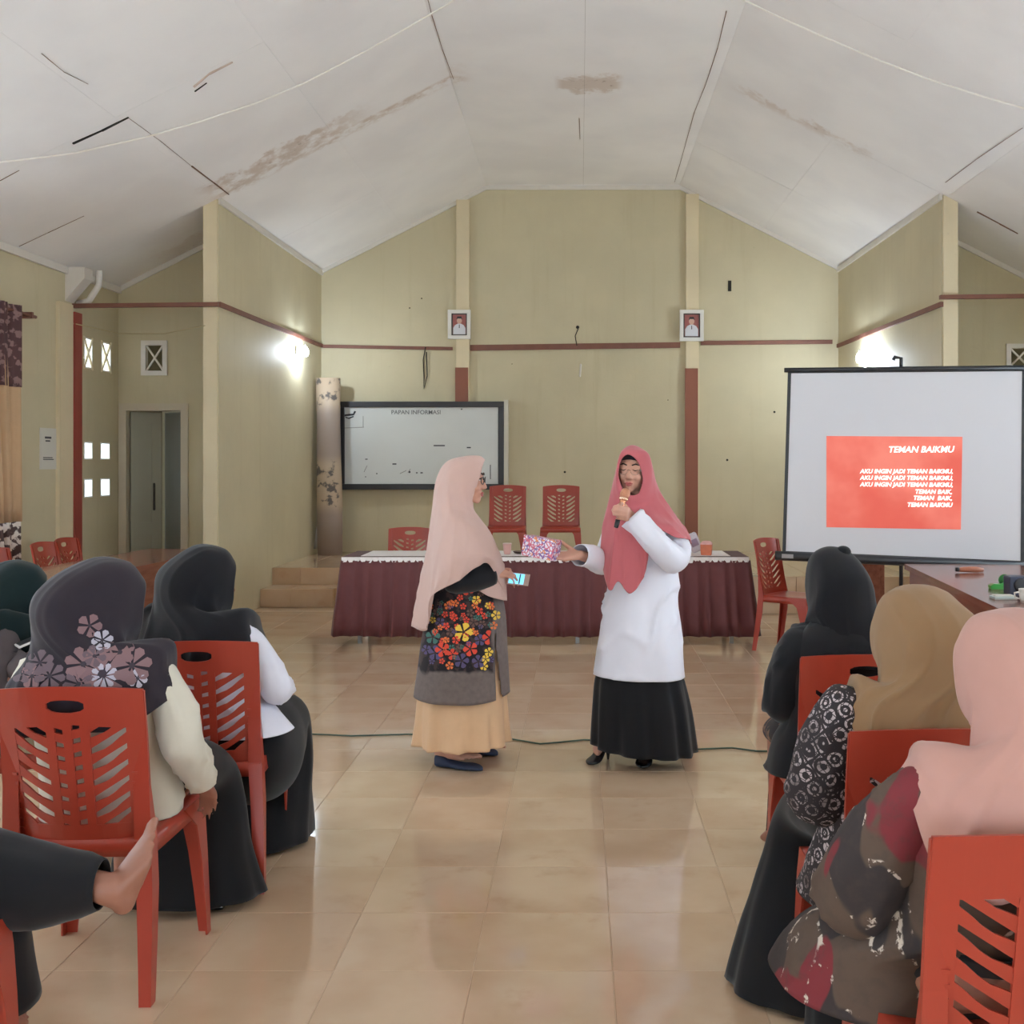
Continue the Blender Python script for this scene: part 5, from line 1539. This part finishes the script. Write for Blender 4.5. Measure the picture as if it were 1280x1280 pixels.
# ------------------------------------------------------------------ seated people
def seated(name_label, org, yaw, c, lean=(0, 0), head=(0, -.02, 1.055), hyaw=0.0, hs=1.0, skin=None, arms=None, skirt=None, shirt=None, sleeve_m=None, skirt_m=None, hij_m=None, hij=None, hij_seed=1, feet=True, vox=.008, extra=None, shirt_rings=None, skirt_rings=None, sleeve_r=(.042, .064, .064, .058, .052, .046), wrinkle=.007, legs=None):
    skin = skin or SKIND
    root = thing('person', name_label, 'person', (org[0], org[1], 0))
    O = V((org[0], org[1], 0)); Rz = Matrix.Rotation(yaw, 3, 'Z')
    T = lambda p: O + Rz @ V(p)
    D = lambda p: Rz @ V(p)
    lx, ly = lean
    S = lambda x, y, z: (x + lx * max(0, z - .5) / .5, y + ly * max(0, z - .5) / .5, z)
    mb = MB()
    hf = V((-math.sin(hyaw), math.cos(hyaw), -.08))
    hc = T(S(*head))
    L, R = add_head(mb, hc, D(hf), s=hs)
    Rb = Rz
    mb.cap(T(S(head[0], head[1] - .02, head[2] - .07)), .047, T(S(0, -.09, .87)), .05)
    mb.ell(T(S(0, -.08, .77)), (.145, .090, .15), Rb); mb.ell(T(S(0, -.06, .66)), (.13, .10, .14), Rb); mb.ell(T((0, -.04, .545)), (.165, .105, .100), Rb)
    mb.cap(T(S(-.115, -.085, .855)), .040, T(S(.115, -.085, .855)), .040)
    arms = arms or [((-.235, -.02, .67), (-.10, .20, .585)), ((.235, -.02, .67), (.10, .20, .585))]
    for sg, (el, wr) in zip((-1, 1), arms):
        sh = S(sg * .150, -.085, .850)
        mb.cap(T(sh), .040, T(el), .038); mb.cap(T(el), .037, T(wr), .025)
        fw = (V(wr) - V(el)).normalized()
        add_hand(mb, T(wr), D((fw.x * .8 - sg * .1, fw.y + .25, fw.z - .1)), D((-sg * .25, 0, -1)), D((-sg, .3, 0)), .95, (.3, .32, .35, .4), .3)
    legs = legs or [((-.10, .36, .475), (-.11, .36, .10)), ((.10, .36, .475), (.11, .36, .10))]
    for sg, (kn, an) in zip((-1, 1), legs):
        mb.cap(T((sg * .085, -.03, .52)), .078, T(kn), .055); mb.cap(T(kn), .054, T(an), .034)
        add_foot(mb, T(an), D((sg * .12, 1, 0)), (0, 0, 1), .95, True, D((sg, 0, 0)))
    body = smooth_body('body', mb, skin, root, vox)
    face_parts(L, R, hs, body)
    # top
    rg = shirt_rings or [((0, -.02, .44), .19, .14), ((0, -.035, .52), .185, .135), ((0, -.065, .64), .172, .125), ((0, -.08, .78), .18, .120), ((0, -.085, .855), .168, .100), ((0, -.085, .89), .10, .07), ((0, -.08, .925), .06, .055)]
    loft('blouse', [(T(S(*r[0])), D((r[1], 0, 0)), D((0, r[2], 0)), 2.3) for r in rg], shirt, root, 72, 8, .003, wrinkle, 8, None, seed=hij_seed + 3, folds=(2.0, 9, .012))
    for sg, (el, wr) in zip((-1, 1), arms):
        sh = V(S(sg * .158, -.085, .848)); el, wr = V(el), V(wr)
        pts = [V(S(sg * .085, -.080, .828)), sh + V((sg * -.008, 0, .006)), sh.lerp(el, .5) + V((sg * .012, 0, .01)), el + V((sg * .004, -.006, 0)), el.lerp(wr, .5), wr]
        loft('sleeve', limb_rings([T(p) for p in pts], sleeve_r), sleeve_m or shirt, root, 36, 8, .003, wrinkle, 12, seed=hij_seed + sg, folds=(1.4, 11, .014))
    # skirt over thighs and shins: rings run from the waist over the knees to the hem
    sr = skirt_rings or [((0, -.06, .60), (.165, 0, 0), (0, .13, 0)), ((0, .03, .545), (.20, 0, 0), (0, .05, .11)), ((0, .20, .505), (.205, 0, 0), (0, .02, .085)), ((0, .37, .455), (.20, 0, 0), (0, .06, .085)), ((0, .41, .33), (.20, 0, 0), (0, .10, .04)), ((0, .40, .17), (.215, 0, 0), (0, .12, 0)), ((0, .40, .045), (.235, 0, 0), (0, .14, 0))]
    loft('skirt', [(T(r[0]), D(r[1]), D(r[2])) for r in sr], skirt_m or BLACK2, root, 72, 6, .003, .007, 8, pl(9, .035, .5, .5), seed=hij_seed)
    # hijab: head part turns with the head, shoulder part with the body
    sx, sy, sz, bun = hij.get('sx', 1), hij.get('sy', 1), hij.get('sz', 1), hij.get('bun', 0)
    hd = [[(0, .088, .074), (0, .052, .116), (0, -.04, .128), (0, -.112 - bun, .045), (0, -.128 - bun * .95, -.055)],
          [(.046, .082, .052), (.060, .040, .092), (.068, -.03, .098), (.080, -.090 - bun * .8, .03), (.092, -.102 - bun * .75, -.06)],
          [(.064, .070, 0), (.082, .028, .0), (.092, -.012, -.012), (.098, -.03, -.05), (.110, -.038, -.092)],
          [(.050, .070, -.066), (.062, .044, -.074), (.068, .026, -.088), (.070, .02, -.11), (.076, .03, -.14)],
          [(0, .075, -.110), (0, .060, -.117), (0, .052, -.124), (0, .052, -.138), (0, .062, -.16)]]
    hem = hij['hem']; shd = hij.get('shoulder')
    order = [(0, 1), (1, 1), (2, 1), (3, 1), (4, 1), (3, -1), (2, -1), (1, -1)]
    Rh = Matrix.Rotation(yaw + hyaw, 3, 'Z')
    dsh = [(0, -.218, .87), (.125, -.205, .878), (.195, -.09, .945), (.14, .06, .90), (0, .085, .87)]
    cols = []
    for k, (i, sg) in enumerate(order):
        col = []
        for q in hd[i]:
            col.append(hc + Rh @ V((q[0] * sg * sx, q[1] * sy, q[2] * sz)) * hs)
        d = dsh[i]
        if shd and shd.get(k): d = shd[k]; col.append(T(d))
        else: col.append(T(S(d[0] * sg, d[1], d[2])))
        h = hem[k]
        a = col[-1]; b = T(h); col.append(a.lerp(b, .5)); col.append(b)
        cols.append(col)
    hj = patch('hijab', cols, hij_m, root, 14, 7, .003, hij.get('wr', .006), 8, seed=hij_seed, folds=hij.get('folds', (5, .018, .15)))
    return root, T, D, hj, L


# order of hem points: back, back-right, right, front-right, front, front-left, left, back-left
CREAM = cloth('cream_knit', (200, 194, 180), .05, .8, .15)
WHS = cloth('white_shirt', (214, 214, 226), .04, .7, .15)
GREYH = cloth('plum_grey_hijab', (44, 38, 46), .08)
BLKHJ = cloth('black_hijab', (22, 22, 27), .1)
GRNH = cloth('dark_green_hijab', (22, 38, 40), .1)
TANH = cloth('tan_hijab', (142, 112, 82), .04, .85, .15)
PNKH = cloth('dusty_pink_hijab', (184, 140, 130), .04, .85, .2)

# woman in the cream sleeve (front left)
C0 = (-1.375, 3.165)
r2, T2, D2, hj2, L2 = seated('seated woman in dark floral hijab and cream sweater, gripping the red seat edge', C0, 0.0, None, head=(.0, -.03, 1.045), hyaw=-.8, hs=.98,
    arms=[((-.24, -.02, .67), (-.10, .20, .585)), ((.248, -.10, .66), (.262, .02, .515))], shirt=CREAM, hij_m=GREYH, hij_seed=5,
    shirt_rings=[((.01, -.01, .435), .198, .14), ((.01, -.015, .50), .195, .14), ((0, -.055, .62), .178, .125), ((0, -.08, .78), .182, .12), ((0, -.085, .855), .170, .100), ((0, -.085, .89), .10, .07), ((0, -.08, .925), .06, .055)],
    skirt_rings=[((0, -.06, .60), (.15, 0, 0), (0, .11, 0)), ((.01, .03, .53), (.185, 0, 0), (0, .05, .09)), ((.03, .20, .50), (.20, 0, 0), (0, .02, .08)), ((.05, .37, .45), (.20, 0, 0), (0, .06, .085)), ((.06, .42, .33), (.20, 0, 0), (0, .10, .04)), ((.06, .42, .17), (.225, 0, 0), (0, .13, 0)), ((.07, .42, .03), (.255, 0, 0), (0, .16, 0))],
    hij=dict(sx=1.22, sy=1.15, sz=1.06, bun=.05, hem=[(-.03, -.232, .72), (.13, -.228, .73), (.235, -.11, .80), (.14, .12, .74), (0, .14, .70), (-.15, .11, .70), (-.255, -.09, .70), (-.18, -.222, .70)],
             shoulder={0: (-.02, -.222, .86), 1: (.11, -.212, .868), 6: (-.225, -.11, .85), 7: (-.16, -.215, .85)}))
fm2 = [M('scarf_%s' % n, c, rough=.9) for n, c in (('mauve', (128, 100, 104)), ('grey', (104, 88, 96)), ('white', (176, 172, 186)), ('core', (60, 52, 62)))]
fl2 = []
rr = random.Random(3)
for px, py, r, m, pet in ((128, 842, 33, 0, 8), (130, 845, 16, 2, 9), (128, 800, 13, 2, 6), (112, 782, 15, 0, 5), (165, 832, 24, 0, 7), (150, 815, 18, 0, 6), (104, 830, 22, 0, 7), (98, 855, 18, 1, 7), (62, 845, 18, 1, 7), (50, 828, 16, 1, 6), (40, 845, 15, 0, 7), (172, 848, 12, 2, 6), (28, 840, 14, 1, 6), (118, 820, 14, 1, 6)):
    o_ = P(px, py, 2.0); fl2.append((o_, P(px, py, 3.0) - o_, (0, 0, 1), r * 2.95 / F, pet, m, rr.random() * 6))
decals('flower_print', hj2, fl2, fm2, r2)['kind'] = 'stuff'
# sandal on her visible foot
sd = MB(); q = T2((.17, .46, 0))
sd.box(tuple(q + V((-.045, -.12, .0))), tuple(q + V((.045, .13, .018))), .008); sd.build('sandal_sole', BLKH, r2)
sd = MB(); sd.tube([q + V((-.045, .06, .012)), q + V((-.03, .07, .055)), q + V((.0, .075, .068)), q + V((.03, .07, .055)), q + V((.045, .06, .012))], .012, 8); sd.build('sandal_strap', BLKH, r2, True)

# woman in white shirt and black hijab (second chair)
r3, T3, D3, hj3, L3 = seated('seated woman in black hijab and white shirt at the left, turned to the speaker', (-1.335, 3.92), -.36, None, head=(.0, -.03, 1.025), hyaw=-.55, hs=.98,
    shirt=WHS, hij_m=BLKHJ, hij_seed=8, legs=[((-.11, .30, .46), (-.10, .24, .10)), ((.07, .30, .46), (.05, .22, .10))],
    arms=[((-.235, -.02, .67), (-.10, .20, .585)), ((.262, .02, .655), (.14, .22, .60))],
    shirt_rings=[((.06, .0, .50), .255, .17), ((.045, -.015, .57), .22, .15), ((.01, -.05, .66), .185, .13), ((0, -.08, .78), .185, .12), ((0, -.085, .855), .170, .100), ((0, -.085, .89), .10, .07), ((0, -.08, .925), .06, .055)],
    skirt_rings=[((0, -.06, .60), (.15, 0, 0), (0, .11, 0)), ((.05, -.03, .47), (.245, 0, 0), (0, .05, .15)), ((.05, .12, .40), (.24, 0, 0), (0, .02, .21)), ((.02, .23, .40), (.22, 0, 0), (0, .03, .20)), ((-.01, .32, .45), (.205, 0, 0), (0, .06, .105)), ((-.015, .35, .33), (.19, 0, 0), (0, .11, .04)), ((-.01, .31, .17), (.20, 0, 0), (0, .16, 0)), ((0, .25, .02), (.215, 0, 0), (0, .22, 0))],
    hij=dict(sx=1.12, sy=1.12, sz=1.06, bun=.03, hem=[(-.02, -.232, .745), (.14, -.225, .765), (.24, -.11, .83), (.16, .12, .78), (0, .14, .74), (-.16, .11, .76), (-.235, -.10, .78), (-.16, -.225, .745)]))

# woman in dark green hijab at the left edge, reading a phone
r1_, T1_, D1_, hj1, L1_ = seated('seated woman in dark green hijab at the left edge, only half in view', (-2.055, 3.93), -.9, None, head=(0, .01, .965), hyaw=-.1, hs=.98,
    arms=[((-.235, -.02, .67), (-.06, .22, .78)), ((.27, -.10, .67), (.27, .0, .785))], shirt=M('grey_blouse', (84, 76, 80), rough=.85, var=.2, scale=20), hij_m=GRNH, hij_seed=12,
    hij=dict(sx=1.1, sy=1.1, sz=1.04, bun=.02, hem=[(0, -.238, .66), (.15, -.228, .68), (.25, -.10, .72), (.17, .12, .74), (0, .15, .72), (-.17, .12, .70), (-.25, -.10, .72), (-.15, -.228, .68)]))
pc = P(47, 797, 3.72)
ph = thing('phone', 'white-edged phone in the hands of the woman at the left edge', 'phone', pc)
mb = MB(); mb.box((-.036, -.07, -.004), (.036, .07, .004), .003)
Rp = Matrix.Rotation(-.9, 3, 'Z') @ Matrix.Rotation(.35, 3, 'X')
for v in mb.bm.verts: v.co = pc + Rp @ v.co
mb.build('case', M('phone_white', (220, 220, 224), rough=.3), ph)
mb = MB(); mb.box((-.032, -.064, .0038), (.032, .064, .0050))
for v in mb.bm.verts: v.co = pc + Rp @ v.co
mb.build('screen', BLK, ph)

BAT3 = M('dark_batik', (40, 34, 36), rough=.9); g = N(BAT3); pos, xyz = g.pos()
g.link(g.mix(g.step(g.noise(pos, 30, 3), .58, .62), lin((38, 33, 36)), lin((120, 92, 74))), g.b.inputs['Base Color'])

# woman all in black (right, farthest)
r5, T5, D5, hj5, L5 = seated('seated woman all in black seen from behind before the screen', (.872, 3.645), .08, None, head=(-.03, -.03, 1.04), hyaw=.15, hs=.98,
    shirt=BLACKC, hij_m=BLKHJ, hij_seed=15, skirt_m=BAT3,
    skirt_rings=[((0, -.06, .60), (.15, 0, 0), (0, .11, 0)), ((-.02, .03, .535), (.20, 0, 0), (0, .05, .09)), ((-.01, .20, .505), (.195, 0, 0), (0, .02, .075)), ((.01, .36, .455), (.165, 0, 0), (0, .06, .08)), ((.02, .41, .33), (.15, 0, 0), (0, .10, .04)), ((.03, .42, .17), (.155, 0, 0), (0, .11, 0)), ((.03, .42, .04), (.165, 0, 0), (0, .12, 0))], arms=[((-.205, -.04, .655), (-.06, .20, .60)), ((.215, -.02, .67), (.10, .20, .585))],
    shirt_rings=[((-.03, .0, .42), .215, .15), ((-.02, -.015, .52), .205, .14), ((-.005, -.06, .64), .182, .125), ((0, -.08, .78), .19, .12), ((0, -.085, .87), .186, .11), ((0, -.085, .92), .13, .09), ((0, -.085, .96), .07, .065)],
    hij=dict(sx=1.06, sy=1.04, sz=1.04, bun=.02, folds=(5, .010, .3), hem=[(0, -.214, .80), (.1, -.205, .80), (.18, -.09, .87), (.14, .10, .80), (0, .13, .76), (-.14, .10, .80), (-.18, -.09, .87), (-.1, -.205, .80)],
             shoulder={0: (-.01, -.185, .90), 1: (.07, -.175, .905), 2: (.13, -.09, .925), 6: (-.13, -.09, .925), 7: (-.07, -.175, .905)}))
MB().ell(L5(.022, -.045, .118), (.026, .028, .020), None, 14, 10).build('hair_bun', BLKHJ, r5, True, label='small bun under the hijab on top of the head')
# woman in tan hijab and black-and-white batik (right, middle)
BATK = M('batik_black_white', (60, 54, 56), rough=.85); g = N(BATK); pos, xyz = g.pos()
rot = g.new('ShaderNodeMapping'); rot.inputs['Rotation'].default_value = (.5, .4, .78); g.link(pos, rot.inputs[0])
v1 = g.new('ShaderNodeTexVoronoi', feature='F1'); v1.inputs['Scale'].default_value = 24; v1.inputs['Randomness'].default_value = .25; g.link(rot.outputs[0], v1.inputs['Vector'])
v2 = g.new('ShaderNodeTexVoronoi', feature='DISTANCE_TO_EDGE'); v2.inputs['Scale'].default_value = 24; v2.inputs['Randomness'].default_value = .25; g.link(rot.outputs[0], v2.inputs['Vector'])
v3 = g.new('ShaderNodeTexVoronoi', feature='DISTANCE_TO_EDGE'); v3.inputs['Scale'].default_value = 70; g.link(pos, v3.inputs['Vector'])
ring = g.step(g.math('SINE', g.math('MULTIPLY', v1.outputs['Distance'], 21.0)), -.1, .25)
mm = g.math('MULTIPLY', g.math('MULTIPLY', ring, g.step(v2.outputs['Distance'], .05, .09)), g.step(v3.outputs['Distance'], .04, .09))
zone = g.step(g.noise(pos, 6, 3), .45, .58)
lt = g.mix(zone, lin((186, 174, 178)), lin((96, 86, 86)))
g.link(g.mix(mm, lin((42, 36, 40)), lt), g.b.inputs['Base Color'])
r6, T6, D6, hj6, L6 = seated('seated woman in tan hijab and black and white batik dress', (.80, 2.715), .05, None, head=(.035, -.03, 1.015), hyaw=.35, hs=1.0,
    shirt=BATK, hij_m=TANH, hij_seed=21, arms=[((-.205, -.03, .64), (-.13, .17, .56)), ((.235, -.02, .67), (.10, .20, .585))],
    sleeve_r=(.042, .066, .078, .080, .075, .066),
    shirt_rings=[((-.02, .04, .36), .225, .19), ((-.01, -.005, .47), .215, .15), ((0, -.06, .64), .18, .125), ((0, -.08, .78), .186, .12), ((0, -.085, .855), .178, .105), ((0, -.085, .885), .10, .07), ((0, -.08, .92), .06, .055)],
    skirt_rings=[((0, -.06, .60), (.15, 0, 0), (0, .11, 0)), ((0, .03, .545), (.20, 0, 0), (0, .05, .10)), ((0, .20, .51), (.215, 0, 0), (0, .02, .085)), ((-.01, .36, .46), (.215, 0, 0), (0, .06, .085)), ((-.03, .38, .33), (.23, 0, 0), (0, .12, .04)), ((-.05, .34, .17), (.27, 0, 0), (0, .17, 0)), ((-.065, .29, .015), (.31, 0, 0), (0, .22, 0))],
    hij=dict(sx=1.28, sy=1.12, sz=1.02, bun=.03, wr=.007, folds=(5, .024, .1), hem=[(.02, -.235, .66), (.16, -.228, .68), (.25, -.09, .74), (.17, .12, .72), (0, .15, .70), (-.09, .12, .84), (-.155, -.08, .868), (-.145, -.215, .765)],
             shoulder={0: (.0, -.218, .87), 7: (-.105, -.20, .88), 6: (-.125, -.09, .935), 5: (-.09, .06, .90)}))

# woman in pink hijab and dark red batik (right, nearest)
BATR = M('batik_red_brown', (84, 68, 60), rough=.85); g = N(BATR); pos, xyz = g.pos()
mp = g.new('ShaderNodeMapping'); mp.inputs['Rotation'].default_value = (.3, .5, .4); mp.inputs['Scale'].default_value = (1, 1, .55); g.link(pos, mp.inputs[0])
p1 = g.noise(mp.outputs[0], 7.5, 2, .4); p2 = g.noise(mp.outputs[0], 5.2, 2, .4); p3 = g.noise(pos, 34, 4, .6)
ca = g.mix(g.step(p1, .47, .50), lin((84, 68, 58)), lin((48, 41, 42)))
cb_ = g.mix(g.step(p2, .56, .575), ca, lin((116, 38, 46)))
ed = g.math('MULTIPLY', g.math('MULTIPLY', g.step(p1, .455, .465), g.math('SUBTRACT', 1.0, g.step(p1, .485, .495))), g.step(p3, .55, .6))
g.link(g.mix(ed, g.mix(g.math('MULTIPLY', g.step(p3, .45, .7), .35), cb_, lin((66, 54, 50))), lin((196, 184, 172))), g.b.inputs['Base Color'])
r7, T7, D7, hj7, L7 = seated('seated woman in dusty pink hijab and brown red batik nearest the camera', (.765, 2.03), .12, None, head=(.035, -.03, 1.05), hyaw=.35, hs=1.0,
    shirt=BATR, hij_m=PNKH, hij_seed=31, arms=[((-.225, .06, .635), (-.04, .20, .60)), ((.235, -.02, .67), (.10, .20, .585))],
    sleeve_r=(.042, .064, .080, .084, .078, .066),
    shirt_rings=[((-.07, .22, .40), .27, .24), ((-.06, .14, .52), .235, .20), ((-.01, -.03, .62), .19, .15), ((0, -.08, .76), .188, .12), ((0, -.085, .86), .178, .105), ((0, -.085, .89), .10, .07), ((0, -.08, .925), .06, .055)],
    hij=dict(sx=1.15, sy=1.08, sz=1.03, bun=.02, wr=.008, folds=(6, .020, .1), hem=[(.04, -.238, .745), (.18, -.225, .745), (.275, -.08, .76), (.19, .14, .74), (0, .17, .72), (-.10, .14, .80), (-.195, -.07, .885), (-.17, -.222, .735)],
             shoulder={0: (.02, -.228, .865), 7: (-.115, -.21, .885), 6: (-.150, -.085, .945), 5: (-.09, .07, .905)}))

# person at the bottom left, only the crossed leg with the bare foot in view
r4 = thing('person', 'person at the bottom left in black trousers with one bare foot crossed over the knee', 'person', (-1.56, 2.24, 0))
O4 = V((-1.56, 2.24, 0)); t4 = lambda *p: O4 + V(p)
ank = P(139, 1110, 2.52)
mb = MB()
L, R = add_head(mb, t4(-.04, -.12, 1.10), (-.2, 1, -.05))
mb.cap(t4(-.04, -.14, 1.03), .05, t4(-.02, -.17, .93), .055)
mb.ell(t4(-.02, -.14, .80), (.17, .12, .17)); mb.ell(t4(0, -.11, .66), (.14, .115, .14)); mb.ell(t4(0, -.07, .545), (.17, .13, .105))
mb.cap(t4(-.15, -.16, .915), .05, t4(.10, -.16, .915), .05)
for sg in (-1, 1):
    mb.cap(t4(sg * .15 - .02, -.15, .90), .045, t4(sg * .20 - .1, -.05, .68), .037); mb.cap(t4(sg * .20 - .1, -.05, .68), .036, t4(sg * .12 - .16, .16, .60), .025)
    add_hand(mb, t4(sg * .12 - .16, .16, .60), (-.2, 1, -.2), (0, 0, -1), (-sg, 0, 0), .95)
kL = t4(-.26, .24, .59)
mb.cap(t4(-.08, -.03, .53), .078, kL, .058); mb.cap(kL, .056, ank, .034)
kR = t4(.12, .34, .47); mb.cap(t4(.08, -.03, .52), .078, kR, .056); mb.cap(kR, .054, t4(.12, .40, .10), .034)
add_foot(mb, t4(.12, .40, .10), (.1, 1, 0), (0, 0, 1), .95, True, (1, 0, 0))
add_foot(mb, ank, (.26, .12, .95), (-.72, -.45, .25), .92, True, (.1, -1, 0))
b4 = smooth_body('body', mb, SKIND, r4, .0055)
face_parts(L, R, 1.0, b4)
loft('shirt', [(t4(0, -.06, .46), (.19, 0, 0), (0, .15, 0)), (t4(0, -.09, .62), (.175, 0, 0), (0, .14, 0)), (t4(-.02, -.14, .80), (.185, 0, 0), (0, .135, 0)), (t4(-.02, -.16, .90), (.16, 0, 0), (0, .10, 0)), (t4(-.02, -.16, .955), (.07, 0, 0), (0, .065, 0))], BLACKC, r4, 48, 6, .003, .006, 8)
loft('trouser_leg', limb_rings([t4(-.06, -.06, .535), t4(-.16, .10, .57), kL + V((.0, .03, .01)), kL.lerp(ank, .35) + V((0, 0, -.02)), kL.lerp(ank, .7) + V((0, 0, -.02)), ank + V((-.022, 0, .01))], (.10, .115, .108, .118, .105, .056)), BLACKC, r4, 40, 7, .003, .012, 9, seed=41)
loft('trouser_leg', limb_rings([t4(.06, -.05, .52), t4(.10, .15, .50), kR + V((0, .02, -.01)), t4(.12, .38, .30), t4(.12, .40, .13)], (.10, .10, .095, .095, .11)), BLACKC, r4, 40, 7, .003, .012, 9, seed=42)
